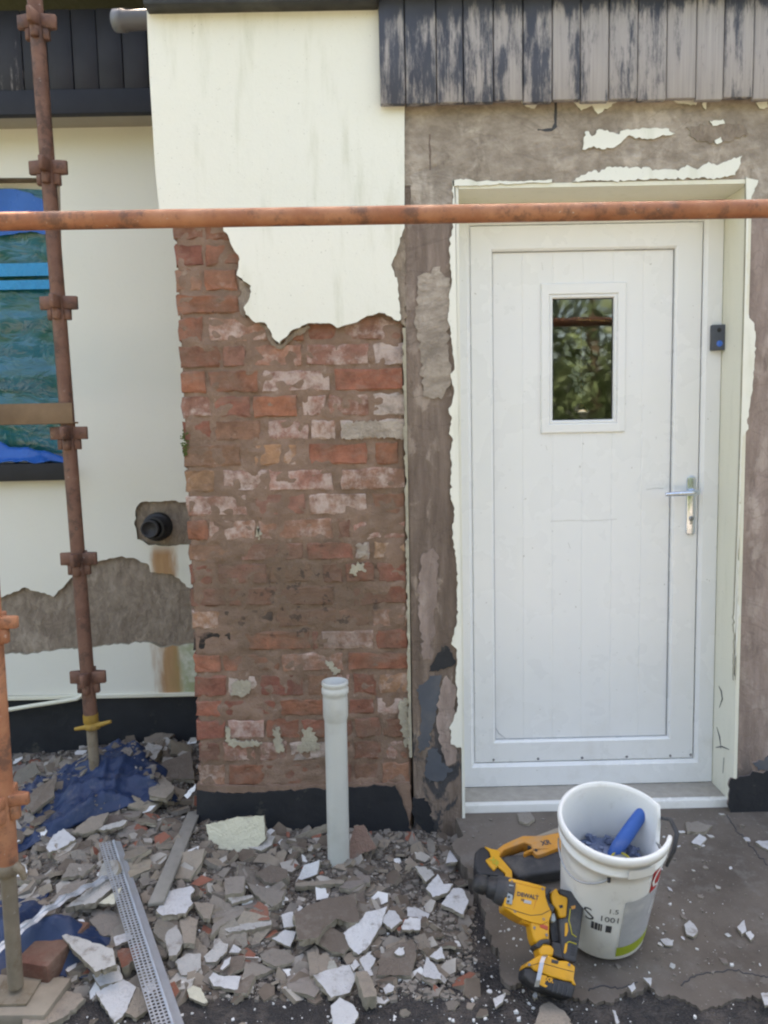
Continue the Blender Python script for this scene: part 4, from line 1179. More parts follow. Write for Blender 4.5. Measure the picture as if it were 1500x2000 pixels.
b = MB(); b.prism([Vector((ob.x - 0.35, OY - 0.06, 0.031)), Vector((ob.x + 0.10, OY - 0.075, 0.031)), Vector((ob.x + 0.115, OY + 0.05, 0.031)), Vector((ob.x - 0.35, OY + 0.10, 0.031))], (0, 0, -0.03))
tag(b.build('sole_board', 'sole_board', None, 0.004), 'pale timber sole board under the orange scaffold pole at the left edge', 'board')
# horizontal guard rail in front of the house
RY = OY + 0.055
r1, r2 = onY(-70, 434, RY), onY(1600, 406, RY)
rdir = (r2 - r1).normalized()
b = MB(); b.tube([r1 - rdir * 0.15, r1, r1 + (r2 - r1) * 0.33, r1 + (r2 - r1) * 0.66, r2, r2 + rdir * 0.6], 0.0205, 24)
tag(b.build('scaffold_rail', 'orange_tube'), 'long orange rusty scaffold tube running level across the whole front', 'scaffold pole')
# transom carried by the inner standard
t0, t1 = onY(-1100, 812, IY - 0.01), onY(146, 812, IY - 0.01)
zt, zl = onY(60, 789, IY).z, onY(60, 829, IY).z
b = MB()
b.box(t0.x, t1.x, IY - 0.032, IY - 0.026, zl, zt); b.box(t0.x, t1.x, IY - 0.0255, IY + 0.02, zl, zl + 0.006)
tag(b.build('scaffold_transom', 'weathered_brown', None, 0.0015), 'brown angle transom crossing the blue window to the inner scaffold pole', 'scaffold bar')

# ================================================================== THINGS IN THE RUBBLE
# grey soil pipe standing up
pb_ = onZ(662, 1695, 0.02)
ptp = onY(654, 1330, pb_.y)
pd = (ptp - pb_).normalized()
LP_ = (ptp - pb_).length
pv = thing('drain_pipe', pb_, 'upright grey plastic drain pipe with a ringed socket in front of the bricks', 'pipe')
b = MB(); b.lathe(pb_ - pd * 0.05, pd, [(0.0345, 0), (0.0345, LP_ - 0.05)], 32); b.build('pipe', 'grey_pvc', pv)
b = MB()
H = LP_ - 0.14 + 0.03
b.lathe(pb_, pd, [(0.0347, H - 0.015), (0.0385, H), (0.0385, H + 0.055), (0.0375, H + 0.06), (0.0385, H + 0.07), (0.0415, H + 0.074), (0.0415, H + 0.088), (0.0385, H + 0.091), (0.0385, H + 0.096), (0.041, H + 0.099), (0.041, H + 0.108), (0.0395, H + 0.110), (0.0345, H + 0.110), (0.034, H + 0.02), (0.0005, H + 0.01)], 32)
b.build('socket', 'grey_pvc', pv)
# blue tarpaulins
def ht(x, y, u, v):
    e = min(1, (1 - max(abs(u), abs(v))) * 8)
    def rid(a_, b_, c_):
        return (1 - abs(noise.noise(Vector((a_, b_, c_))))) ** 4
    f = 0.025 * rid(x * 4 + y * 5, y * 9 - x * 3, 5) + 0.018 * rid(x * 9 - y * 6, y * 7 + x * 9, 8) + 0.009 * rid(x * 24 + y * 9, y * 26 - x * 12, 2) + 0.02 * noise.noise(Vector((x * 5, y * 5, 1)))
    bulge = 0.035 * math.exp(-((x + 1.02) / 0.13) ** 2 - ((y - 0.16) / 0.20) ** 2)
    return hm(x, y) + 0.014 + (f + bulge) * e
def tarp_z(x, y, r=None):
    dx, dy = x + 1.22, y - 0.10
    u = (dx * math.cos(0.55) + dy * math.sin(0.55)) / 0.42
    v = (-dx * math.sin(0.55) + dy * math.cos(0.55)) / 0.23
    return ht(x, y, u, v) if abs(u) < 0.93 and abs(v) < 0.93 else None
def heap_top(x, y, r):
    """top of heap or tarpaulin; on the tarpaulin only in patches"""
    t = tarp_z(x, y)
    if t is None:
        return max(0, hm(x, y))
    if noise.noise(Vector((x * 4.5, y * 4.5, 3.3))) + 0.25 * noise.noise(Vector((x * 16, y * 16, 1.3))) > -0.14:
        return t - 0.004
    return max(0, hm(x, y)) - 0.02
tag(cloth('tarpaulin', 'blue_tarp', -1.22, 0.10, 0.42, 0.23, ht, 110, 80, 0.55), 'crumpled dark blue tarpaulin under rubble at the foot of the inner scaffold pole', 'tarpaulin')
tc = onZ(118, 1835, 0.05)
def ht2(x, y, u, v):
    e = min(1, (1 - max(abs(u), abs(v))) * 5)
    r_ = u * u + v * v
    return hm(x, y) + 0.008 + e * (0.085 * math.exp(-((u - 0.25) / 0.6) ** 2 - (v / 0.55) ** 2) + 0.02 * noise.noise(Vector((x * 14 - y * 9, y * 16, 3))) + 0.012 * abs(noise.noise(Vector((x * 30, y * 22 + x * 9, 1)))))
tag(cloth('tarpaulin', 'blue_tarp', tc.x - 0.06, tc.y + 0.0, 0.19, 0.085, ht2, 70, 40, -0.12), 'small bright blue fold of tarpaulin behind the loose brick on the left', 'tarpaulin')
t3 = onZ(5, 1868, 0.03)
def ht3(x, y, u, v):
    e = min(1, (1 - max(abs(u), abs(v))) * 5)
    return hm(x, y) + 0.008 + e * (0.05 * math.exp(-(v / 0.5) ** 2) + 0.016 * noise.noise(Vector((x * 18, y * 14, 6))))
tag(cloth('tarpaulin', 'blue_tarp', t3.x - 0.10, t3.y + 0.04, 0.16, 0.17, ht3, 40, 40, 0.2), 'blue tarpaulin edge left of the thin jack stem at the picture edge', 'tarpaulin')
# loose brick by the standard
q = [onZ(40, 1928, 0.004), onZ(90, 1936, 0.004), onZ(136, 1900, 0.004)]
u_ = (q[1] - q[0]); u_.z = 0
un = u_.normalized()
vn = Vector((-un.y, un.x, 0))
b = MB(); b.obox(q[0] + u_ * 0.5 + vn * 0.085 + Vector((0, 0, 0.038)), un * (u_.length * 0.5 + 0.012), vn * 0.09, Vector((0, 0, 0.034)))
o = b.build('loose_brick', 'brick', None, 0.006, 2); o.color = (0.17, 0.07, 0.055, 0.05)
tag(o, 'dark red loose brick lying beside the thin jack stem on the left', 'brick')
# weathered lath leaning on the pier corner
l0, l1 = onZ(306, 1762, 0.085), onY(374, 1600, -0.03)
ld = (l1 - l0); lw = Vector((1, 0.25, 0)).normalized() * 0.021
ln = ld.normalized().cross(lw.normalized())
b = MB(); b.obox(l0 + ld * 0.54, ld * 0.56, lw, ln * 0.006)
tag(b.build('timber_lath', 'weathered_timber', None, 0.001, 1), 'flat grey weathered lath leaning from the rubble to the pier corner', 'lath')
# perforated angle bead
a0, a1 = onZ(222, 1642, 0.12), onZ(352, 2040, 0.03)
ad = a1 - a0
AL = ad.length
au = ad / AL
side_ = au.cross(Vector((0, 0, 1))).normalized()
nrm = side_.cross(au).normalized()
if nrm.z < 0:
    nrm = -nrm
if side_.x > 0:
    side_ = -side_
ab = thing('angle_bead', a1, 'long perforated pale metal angle bead sloping down across the rubble', 'bead')
b = MB()
ncol, cell = 4, 0.0105
nrow = int(AL / cell)
fl_n = (nrm * 0.9 + side_ * 0.35).normalized()
fs_ = (side_ * 0.93 + nrm * 0.12).normalized()
for r_ in range(nrow):
    for c in range(ncol):
        o_ = a0 + au * (r_ * AL / nrow) + fs_ * (0.003 + c * cell)
        P = lambda s_, t_: o_ + au * (s_ * AL / nrow) + fs_ * (t_ * cell)
        sh = 0.12 if c % 2 else -0.02
        outer_ = [(0, 0), (0.5, 0), (1, 0), (1, 0.5), (1, 1), (0.5, 1), (0, 1), (0, 0.5)]
        inn = [(0.24, 0.20), (0.5, 0.16), (0.72, 0.24), (0.80, 0.5), (0.76, 0.80), (0.5, 0.84), (0.28, 0.76), (0.20, 0.5)]
        vs = [P(*p) for p in outer_] + [P(min(0.9, p[0] + sh), p[1]) for p in inn]
        b.add(vs, [(k, (k + 1) % 8, 8 + (k + 1) % 8, 8 + k) for k in range(8)])
fo = b.build('perforated_flange', 'galvanised', ab)
b = MB(); b.tube([a0, a1], 0.0042, 8); b.build('nose', 'galvanised', ab)
b = MB()
rs = (-side_ * 0.86 - nrm * 0.35).normalized()
b.add([a0 + rs * 0.003, a1 + rs * 0.003, a1 + rs * 0.026, a0 + rs * 0.022, a0 + rs * 0.003 - nrm * 0.001, a1 + rs * 0.003 - nrm * 0.001, a1 + rs * 0.026 - nrm * 0.001, a0 + rs * 0.022 - nrm * 0.001], [(0, 1, 2, 3), (7, 6, 5, 4), (3, 2, 6, 7), (0, 3, 7, 4), (1, 5, 6, 2)])
b.build('plain_flange', 'galvanised', ab)
# second, mortar crusted bead
s0, s1 = onZ(-60, 1905, 0.10), onZ(208, 1712, 0.10)
b = MB()
pth = [s0 + (s1 - s0) * (k / 24) + Vector((0, 0, 0.004 * math.sin(k * 1.7) + 0.03 * math.sin(math.pi * k / 24))) for k in range(25)]
rg = random.Random(3)
b.tube(pth, [0.0035 + (rg.uniform(0, 0.006) if 4 < k < 16 else 0.0005) for k in range(25)], 6)
pr = (s1 - s0).normalized().cross(Vector((0, 0, 1)))
for k in range(24):
    b.add([pth[k], pth[k + 1], pth[k + 1] + pr * 0.016 + Vector((0, 0, -.003)), pth[k] + pr * 0.016 + Vector((0, 0, -.003))], [(0, 1, 2, 3)])
tag(b.build('angle_bead', 'galvanised'), 'thin pale metal bead crusted with plaster crossing the rubble behind the jack stem', 'bead')

# ------------------------------------------------------------------ traced large fragments
FC = {'w': (0.58, 0.585, 0.595, 0.34), 'l': (0.46, 0.45, 0.43, 0.42), 'g': (0.255, 0.228, 0.20, 0.45), 'd': (0.165, 0.135, 0.112, 0.45), 'r': (0.27, 0.125, 0.09, 0.45), 'c': (0.62, 0.60, 0.48, 0.3), 't': (0.30, 0.258, 0.212, 0.42)}
HERO = [
 ('w', .035, 'long off-white plaster slab beside the lower end of the weathered lath', [(305,1777),(330,1740),(373,1730),(380,1737),(372,1750),(377,1763),(362,1783),(317,1788)]),
 ('l', .03, 'pale plaster piece touching the right side of the perforated bead, upper one', [(320,1824),(345,1806),(359,1836),(345,1866),(330,1866)]),
 ('l', .028, 'pale plaster piece touching the right side of the perforated bead, middle one', [(342,1878),(363,1863),(392,1862),(393,1890),(376,1904),(354,1905)]),
 ('c', .022, 'cream leaf shaped plaster chip right of the perforated bead near the bottom', [(365,1933),(377,1924),(393,1930),(406,1957),(399,1960),(370,1948)]),
 ('l', .03, 'knobbly light grey plaster piece left of a small white triangular chip', [(398,1868),(417,1849),(419,1833),(429,1832),(437,1842),(446,1843),(443,1858),(422,1878),(402,1878)]),
 ('w', .032, 'small white triangular chip on the grey fragments below the red brick piece', [(447,1861),(456,1844),(472,1855),(467,1860)]),
 ('w', .024, 'white cracked plaster flake forming a wide strip at the edge of the rubble', [(408,1909),(416,1899),(434,1906),(444,1906),(471,1906),(464,1932),(417,1926)]),
 ('d', .024, 'brown slab carrying two narrow white flakes', [(414,1894),(453,1868),(474,1866),(477,1890),(446,1904)]),
 ('w', .040, 'narrow white flake lying across a brown slab', [(430,1892),(438,1876),(451,1868),(448,1882),(434,1894)]),
 ('g', .03, 'grey six sided fragment at the front edge of the rubble heap', [(508,1864),(530,1852),(554,1854),(576,1869),(568,1880),(537,1887),(513,1875)]),
 ('g', .02, 'grey pointed fragment in front of the six sided one', [(474,1910),(479,1881),(496,1879),(538,1892),(503,1906)]),
 ('w', .035, 'white wedge shaped fragment left of the big stained slab', [(531,1833),(558,1816),(579,1820),(567,1849)]),
 ('w', .045, 'small rounded white fragment against the left end of the big stained slab', [(550,1786),(572,1780),(578,1808),(554,1812)]),
 ('r', .045, 'triangular red brick fragment in the middle of the heap', [(470,1797),(503,1760),(522,1770),(527,1796)]),
 ('l', .04, 'long pale sliver in front of the triangular red brick fragment', [(438,1815),(470,1803),(530,1796),(530,1806),(489,1815),(448,1821)]),
 ('g', .045, 'tall grey fragment left of the triangular red brick fragment', [(411,1827),(426,1765),(453,1767),(479,1782),(434,1806)]),
 ('t', .04, 'brownish fragment right of the long off-white slab', [(378,1762),(419,1765),(410,1794),(398,1794)]),
 ('t', .03, 'tan fragment below the long off-white slab', [(350,1796),(369,1789),(386,1796),(380,1842),(359,1842)]),
 ('d', .06, 'large grey slab with a rusty brown stain in the middle of the rubble', [(574,1785),(605,1766),(638,1755),(679,1748),(693,1744),(702,1799),(686,1803),(660,1792),(638,1807),(620,1832),(583,1836)]),
 ('d', .035, 'dark brown fragment tucked below the large stained slab', [(618,1839),(635,1808),(669,1822),(683,1849),(671,1863),(647,1858)]),
 ('w', .04, 'largest white plaster shard, long and pointed, right of the stained slab', [(671,1822),(705,1796),(714,1782),(756,1770),(746,1803),(726,1837),(717,1851),(700,1864),(683,1849)]),
 ('w', .035, 'five sided white chip just right of the largest white shard', [(748,1791),(759,1778),(772,1779),(786,1798),(765,1815),(748,1801)]),
 ('w', .03, 'square white chip second to the right of the largest white shard', [(784,1809),(791,1796),(801,1790),(821,1795),(820,1816),(786,1816)]),
 ('w', .028, 'broad white fragment with a grey scrape at the front of the rubble', [(612,1904),(647,1893),(683,1884),(693,1914),(683,1938),(647,1948),(626,1921)]),
 ('w', .02, 'white rounded fragment cut by the bottom edge of the photograph', [(646,1964),(663,1948),(690,1962),(700,1981),(693,1998),(671,2007),(650,2002)]),
 ('t', .025, 'star shaped tan fragment behind the broad scraped white one', [(599,1858),(616,1844),(626,1866),(638,1858),(652,1890),(606,1906)]),
 ('w', .035, 'white hooked chip left of the dark brown plate', [(702,1873),(719,1861),(734,1872),(724,1891),(729,1904),(717,1909),(710,1890)]),
 ('w', .03, 'small white diamond chip touching the broad scraped white fragment', [(684,1885),(694,1873),(704,1885),(690,1896)]),
 ('t', .045, 'thick tan block beside the broad scraped white fragment', [(694,1898),(717,1896),(735,1933),(734,1945),(711,1948)]),
 ('d', .022, 'dark brown plate with a white chip lying on it', [(736,1904),(743,1863),(779,1842),(808,1834),(813,1863),(803,1906)]),
 ('w', .036, 'white chip lying on the dark brown plate', [(770,1861),(779,1850),(790,1849),(790,1863),(779,1866)]),
 ('w', .02, 'white triangular chip left of the slab edge, farther one', [(839,1868),(862,1848),(869,1872),(854,1874)]),
 ('w', .022, 'white triangular fragment left of the slab edge, nearer and larger one', [(824,1902),(833,1868),(862,1902),(862,1914),(830,1908)]),
 ('w', .018, 'lone white nugget on the asphalt in front of the dark brown plate', [(748,1930),(760,1920),(770,1926),(768,1935),(753,1941)]),
 ('w', .04, 'rounded white slab nearest to the black nose of the drill', [(862,1765),(885,1735),(902,1735),(915,1758),(905,1786),(875,1771)]),
 ('w', .05, 'crumbled white lump behind the rounded slab near the drill', [(832,1735),(855,1707),(866,1726),(885,1726),(873,1743),(845,1752)]),
 ('l', .05, 'pale lilac tinted shard behind the crumbled white lump', [(810,1692),(832,1692),(849,1709),(832,1722)]),
 ('w', .045, 'upright white triangle left of the saw battery', [(871,1686),(879,1660),(894,1682)]),
 ('d', .06, 'round edged dark slab in the heap below the cream block', [(499,1705),(529,1688),(561,1699),(563,1709),(542,1724),(517,1722)]),
 ('g', .05, 'squarish grey fragment below the cream block', [(438,1714),(478,1711),(476,1741),(440,1748)]),
 ('l', .04, 'flat pale strip in front of the squarish grey fragment', [(444,1752),(493,1748),(495,1752),(453,1765)]),
 ('g', .045, 'large wedge of grey plaster behind the triangular red brick fragment', [(482,1724),(499,1729),(557,1741),(551,1758),(531,1771),(499,1748)]),
 ('t', .05, 'straight narrow tan stick of plaster in front of the drain pipe', [(576,1724),(674,1716),(672,1724),(580,1731)]),
 ('t', .018, 'large tan slab at the bottom left corner with a white fleck', [(44,2000),(46,1978),(66,1962),(80,1934),(112,1932),(158,1940),(166,1950),(128,1984),(96,1998),(70,2016)]),
 ('w', .022, 'white kite shaped board piece at the bottom left, lower one', [(186,1938),(240,1912),(266,1928),(246,1976),(224,1998)]),
 ('w', .03, 'white broken board piece just above the kite shaped one', [(180,1904),(232,1885),(240,1912),(196,1926)]),
 ('l', .085, 'pale triangular board propped up over the blue tarpaulin fold', [(111,1818),(220,1852),(226,1884),(186,1898)]),
 ('r', .05, 'rough reddish brown lump left of the perforated bead', [(228,1856),(278,1842),(268,1872),(238,1890)]),
 ('w', .06, 'round white chip left of the perforated bead above the reddish lump', [(222,1830),(248,1820),(262,1830),(226,1848)]),
 ('t', .02, 'brown cracked fragment between kite shaped board and perforated bead', [(246,1978),(268,1926),(300,1962),(266,1988)]),
 ('g', .06, 'grey slab above the crusted bead, left one of three', [(96,1762),(124,1730),(174,1716),(140,1754)]),
 ('l', .055, 'grey slab below the crusted bead, middle one of three', [(128,1772),(192,1722),(236,1720),(186,1762)]),
 ('c', .055, 'cream grey triangle below the crusted bead, right one of three', [(192,1764),(238,1732),(224,1765)]),
 ('g', .07, 'grey white slab left of the upper end of the perforated bead', [(120,1714),(136,1686),(186,1688),(160,1710)]),
 ('g', .05, 'broken grey slab between tarpaulin fold and perforated bead', [(174,1796),(208,1774),(240,1788),(238,1826),(198,1826)]),
 ('w', .11, 'white topped block lying on the blue tarpaulin', [(90,1656),(104,1630),(124,1618),(148,1638),(120,1656),(96,1664)]),
 ('t', .12, 'tan slab on the edge of the blue tarpaulin', [(140,1624),(172,1598),(212,1586),(200,1614),(166,1628)]),
 ('l', .125, 'narrow whitish slab just above the end of the perforated bead', [(190,1620),(216,1608),(248,1602),(240,1612),(202,1622)]),
 ('l', .17, 'rounded pale block at the top of the heap by the black plinth', [(276,1468),(289,1450),(318,1458),(302,1483),(279,1478)]),
 ('t', .15, 'flat tan five sided slab in the heap left of the pier', [(291,1521),(314,1511),(341,1537),(324,1559),(291,1552)]),
 ('d', .15, 'big dark slab against the left side of the pier', [(307,1501),(322,1486),(373,1466),(380,1521),(332,1521)]),
 ('w', .03, 'largest white flake on the slab right of the bucket', [(1350,1645),(1366,1628),(1380,1638),(1368,1652)]),
 ('g', .028, 'flat grey plate of plaster on the slab near the threshold', [(1340,1606),(1356,1604),(1392,1612),(1378,1624),(1342,1624)]),
 ('w', .028, 'oval white flake alone on the slab right of the bucket foot', [(1336,1806),(1347,1797),(1355,1804),(1363,1818),(1354,1829),(1341,1824)]),
 ('w', .028, 'long white flake beside the foot of the bucket', [(1290,1834),(1303,1832),(1316,1836),(1314,1846),(1300,1846)]),
 ('w', .028, 'white shard with a pointed top at the right of the slab', [(1440,1810),(1454,1796),(1458,1818),(1448,1824)]),
 ('w', .028, 'white nugget touching the pointed shard at the right of the slab', [(1456,1822),(1466,1818),(1473,1826),(1466,1836)]),
 ('w', .028, 'white arrow shaped flake in front of the bucket', [(1256,1909),(1273,1910),(1270,1926),(1264,1918)]),
 ('w', .028, 'white flake left of the arrow shaped one in front of the bucket', [(1226,1926),(1238,1918),(1242,1930),(1234,1938)]),
 ('w', .028, 'white flake at the lower right edge of the photograph', [(1486,1940),(1500,1938),(1510,1960),(1494,1964)]),
 ('w', .03, 'white pointed flake at the right edge near the black plinth', [(1475,1644),(1510,1640),(1510,1662),(1490,1655)]),
 ('w', .02, 'white rectangular flake left of the drill battery', [(963,1950),(988,1938),(982,1956),(968,1968)]),
 ('w', .028, 'small white flake under the metal hook of the drill', [(1040,1944),(1046,1936),(1050,1946),(1044,1951)]),
 ('t', .016, 'large pale slab at the bottom edge in front of the drill', [(1045,2000),(1054,1966),(1072,1956),(1104,1976),(1118,2000),(1090,2012)]),
 ('w', .014, 'thin white splinter at the bottom edge right of the pale slab', [(1196,1972),(1202,1974),(1210,1996),(1204,2000)]),
 ('g', .03, 'brown grey plate by the threshold left of the bucket', [(1010,1588),(1036,1586),(1044,1600),(1034,1608),(1014,1604)]),
]
HL = []
GR = 'plaster fragments lying in the rubble'
def frag(outline, th, seed, c, normal=Vector((0, 0, 1)), mats=('fragment_face', 'fragment_side')):
    rg = random.Random(seed)
    b = MB()
    cen = sum(outline, Vector()) / len(outline)
    lo = [cen + (p - cen) * rg.uniform(0.93, 1.04) - normal * th * rg.uniform(0.8, 1.1) for p in outline]
    k = len(outline)
    nn = Vector()
    for i in range(k):
        nn += outline[i].cross(outline[(i + 1) % k])
    if nn.dot(normal) < 0:
        outline = outline[::-1]; lo = lo[::-1]
    tj = min(0.0012, th * 0.08)
    top = [p + normal * rg.uniform(-1, 0.6) * tj for p in outline]
    mid = [(p * 0.55 + q * 0.45) + (p - cen) * rg.uniform(-0.06, 0.07) + normal * th * rg.uniform(-0.12, 0.12) for p, q in zip(outline, lo)]
    hub = cen + normal * tj * rg.uniform(-0.6, 0.8)
    fs = [(i, (i + 1) % k, 3 * k) for i in range(k)] + [((i + 1) % k, i, i + k, (i + 1) % k + k) for i in range(k)] + [((i + 1) % k + k, i + k, i + 2 * k, (i + 1) % k + 2 * k) for i in range(k)]
    b.add(top + mid + lo + [hub], fs, [0] * k + [1] * (2 * k))
    o = b.build('plaster_fragment', mats)
    o.color = c
    return o
for k, (c, z, lab, pts) in enumerate(HERO):
    rg = random.Random(500 + k)
    pc_ = sum((Vector(p) for p in pts), Vector((0, 0))) / len(pts)
    g = onZ(pc_.x, pc_.y, z)
    zz = max(z, hm(g.x, g.y) + 0.022) if g.x < 0.25 else z
    g = onZ(pc_.x, pc_.y, zz)
    if g.x > 0.3 and onS(pc_.x, pc_.y).y > -0.7:
        g = onS(pc_.x, pc_.y, 0.008)
    nv = Vector((rg.uniform(-.10, .10), rg.uniform(-.22, .02), 1)).normalized() if g.x < 0.25 else Vector((rg.uniform(-.03, .03), rg.uniform(-.03, .03), 1)).normalized()
    p2 = rough([Vector(p) for p in pts], 0.8, 7, 900 + k)
    ol = [onP(p.x, p.y, g, nv) for p in p2]
    base = FC[c]
    q = rg.uniform(0.88, 1.1)
    size = max((a - g).length for a in ol)
    th = min(0.02, max(0.006, size * 0.22)) if c != 'r' else 0.03
    if 'thick' in lab or 'block' in lab:
        th = 0.035
    o = frag(ol, th, 700 + k, (base[0] * q, base[1] * q, base[2] * q, base[3]), nv)
    tag(o, lab, 'brick fragment' if c == 'r' else 'plaster fragment', GR)
    HL.append((g.copy(), lab))
# fragments standing on edge against the wall and pipe
def upright(pts, Y, lean, th, c, lab, seed, cat='plaster fragment'):
    nv = Vector((0.02, -math.cos(lean), math.sin(lean)))
    pc_ = sum((Vector(p) for p in pts), Vector((0, 0))) / len(pts)
    g = onY(pc_.x, pc_.y, Y)
    ol = [onP(p.x, p.y, g, nv) for p in rough([Vector(p) for p in pts], 1.0, 8, seed)]
    o = frag(ol, th, seed, c, nv)
    tag(o, lab, cat, GR)
upright([(402,1610),(437,1604),(455,1598),(462,1596),(515,1593),(517,1615),(519,1637),(498,1660),(478,1690),(440,1705),(418,1700)], -0.13, rad(24), 0.03, (0.66, 0.64, 0.50, 0.15), 'cream block of old render standing on edge against the black plinth', 41)
upright([(677,1679),(684,1640),(691,1613),(710,1611),(722,1632),(736,1656),(712,1664),(683,1683)], -0.17, rad(30), 0.025, (0.25, 0.165, 0.135, 0.4), 'brown slab standing on edge right of the drain pipe foot', 42)
upright([(546,1660),(585,1671),(634,1641),(628,1680),(612,1712),(600,1718)], -0.13, rad(40), 0.014, (0.30, 0.27, 0.22, 0.45), 'large drooping grey slab left of the drain pipe foot', 43)
upright([(529,1654),(560,1640),(640,1609),(641,1622),(590,1644),(534,1665)], -0.07, rad(20), 0.02, (0.27, 0.24, 0.19, 0.4), 'straight tan bar of render leaning between cream block and drain pipe', 44)
upright([(478,1690),(500,1662),(512,1655),(505,1680),(490,1706),(476,1712)], -0.14, rad(35), 0.014, (0.5, 0.48, 0.40, 0.3), 'pale pointed shard at the foot of the cream block', 45)
upright([(245,1569),(251,1521),(262,1519),(268,1524),(262,1560),(256,1574)], 0.15, rad(30), 0.015, (0.30, 0.27, 0.22, 0.3), 'upright narrow tan slab beside the blue tarpaulin', 46)
upright([(290,1595),(300,1625),(318,1630),(322,1600)], 0.08, rad(40), 0.012, (0.5, 0.5, 0.49, 0.3), 'pale triangular shard above the weathered lath', 47)
upright([(359,1553),(372,1540),(382,1530),(380,1545),(366,1560)], -0.02, rad(30), 0.004, (0.75, 0.76, 0.78, 0.0), 'thin white sliver at the lower left corner of the brickwork', 48)
# ------------------------------------------------------------------ scattered fragments, one object each
rg = random.Random(2024)
ZL = ['fragments in the left heap', 'fragments in the middle heap', 'fragments right of the drain pipe', 'flakes on the slab', 'pieces on the asphalt']
CW = {'w': 'white', 'l': 'pale', 'g': 'grey', 'd': 'dark brown', 't': 'tan', 'r': 'red', 'c': 'cream'}
STOP = set('beside touching right left of on with in at below behind against between under lying near cut carrying forming tucked propped standing just above alone second'.split())
LAND = []
def short(lab):
    out = []
    for w_ in lab.replace(',', '').split():
        if w_ in STOP and len(out) > 1:
            break
        out.append(w_)
    return ' '.join(out[:5])
USED = set()
LAND = [(p, short(l)) for p, l in HL] + [(onZ(662, 1695, 0), 'drain pipe foot'), (onZ(460, 1690, 0), 'cream block'), (onZ(300, 1650, 0), 'weathered lath'), (onZ(930, 1700, 0), 'saw battery'), (onZ(1320, 1600, 0), 'bucket'), (onZ(130, 1600, 0), 'blue tarpaulin')]
def describe(p, s_, c, k, asp):
    size = 'tiny' if s_ < 0.011 else 'small' if s_ < 0.022 else 'middling' if s_ < 0.04 else 'big'
    shp = 'narrow' if asp < 0.66 else ('four sided' if k == 4 else 'rounded' if k == 6 else 'angular')
    cand = sorted(LAND, key=lambda l: (l[0] - p).length)[:6]
    for q, nm in cand:
        d = p - q
        rel = ('right of' if d.x > 0 else 'left of') if abs(d.x) > abs(d.y) else ('behind' if d.y > 0 else 'in front of')
        lab = '%s %s %s plaster bit %s the %s' % (size, shp, CW[c], rel, nm)
        if lab not in USED:
            USED.add(lab)
            return lab
    return lab
placed = []
def scatter(zone, count, region, smin, smax, tilt, cols, gap=0.55):
    tries = n_ = 0
    while n_ < count and tries < count * 60:
        tries += 1
        px, py = region(rg)
        g = onZ(px, py, 0.03) if zone != 3 else onS(px, py)
        s_ = smin + (smax - smin) * rg.random() ** 2
        if any((g.x - a) ** 2 + (g.y - b_) ** 2 < (gap * (s_ + t_)) ** 2 for a, b_, t_ in placed):
            continue
        if g.y > -0.02 and g.x > XL - 0.03:
            continue
        if g.y > 0.70:
            continue
        placed.append((g.x, g.y, s_)); n_ += 1
        z = heap_top(g.x, g.y, rg) if zone < 3 else (SL(g.x, g.y) if zone == 3 else 0.0)
        z = max(z, 0.0 if zone == 4 else (SL(g.x, g.y) if zone == 3 else 0.004))
        e = 0.03
        sl_ = Vector((hm(g.x - e, g.y) - hm(g.x + e, g.y), hm(g.x, g.y - e) - hm(g.x, g.y + e), 2 * e)) if zone < 2 else Vector((0, 0, 1))
        nv = (sl_.normalized() + Vector((rg.gauss(0, tilt), rg.gauss(-tilt * 0.6, tilt), 0))).normalized()
        ta = nv.cross(Vector((0.2, 1, 0))).normalized()
        tb = nv.cross(ta)
        k = rg.randint(4, 6)
        asp = rg.uniform(0.5, 1.0)
        a0_ = rg.uniform(0, 6.28)
        th = min(0.017, max(0.004, s_ * rg.uniform(0.16, 0.36)))
        c0 = Vector((g.x, g.y, z + th * rg.uniform(0.65, 1.0) + s_ * tilt * 0.35))
        ol = []
        for i in range(k):
            q = 2 * math.pi * (i + rg.uniform(-0.32, 0.32)) / k
            r_ = s_ * rg.uniform(0.72, 1.12)
            x_, y_ = r_ * math.cos(q), r_ * math.sin(q) * asp
            ol.append(c0 + ta * (x_ * math.cos(a0_) - y_ * math.sin(a0_)) + tb * (x_ * math.sin(a0_) + y_ * math.cos(a0_)))
        ol = [Vector(p) for p in rough(ol, s_ * 0.035, s_ * 0.5, rg.randint(0, 99999))]
        cc_ = rg.choice(cols)
        c = FC[cc_]
        q = rg.uniform(0.78, 1.15)
        o = frag(ol, th, rg.randint(0, 99999), (c[0] * q, c[1] * q * rg.uniform(0.97, 1.02), c[2] * q * rg.uniform(0.94, 1.02), c[3]), nv)
        tag(o, describe(g, s_, cc_, k, asp), 'plaster fragment', ZL[zone])
def tri_(r, x0, x1, y0, y1):
    return r.uniform(x0, x1), r.uniform(y0, y1)
scatter(0, 82, lambda r: tri_(r, -40, 378, 1462, 1800), 0.024, 0.085, 0.22, 'gggtttddlg', 0.42)
scatter(1, 78, lambda r: tri_(r, 240, 720, 1640, 1925), 0.018, 0.062, 0.20, 'gggtttddlgw', 0.42)
scatter(2, 30, lambda r: tri_(r, 700, 930, 1635, 1900), 0.014, 0.045, 0.18, 'ggttddlw', 0.5)
scatter(3, 22, lambda r: (min(1499, 1290 + abs(r.gauss(0, 1)) * 90), r.choice((r.uniform(1590, 1730), r.uniform(1590, 1900)))), 0.007, 0.017, 0.08, 'wwwwlg', 0.9)
scatter(4, 16, lambda r: tri_(r, -20, 1000, 1905, 2005), 0.010, 0.024, 0.12, 'wwlggtd', 0.9)
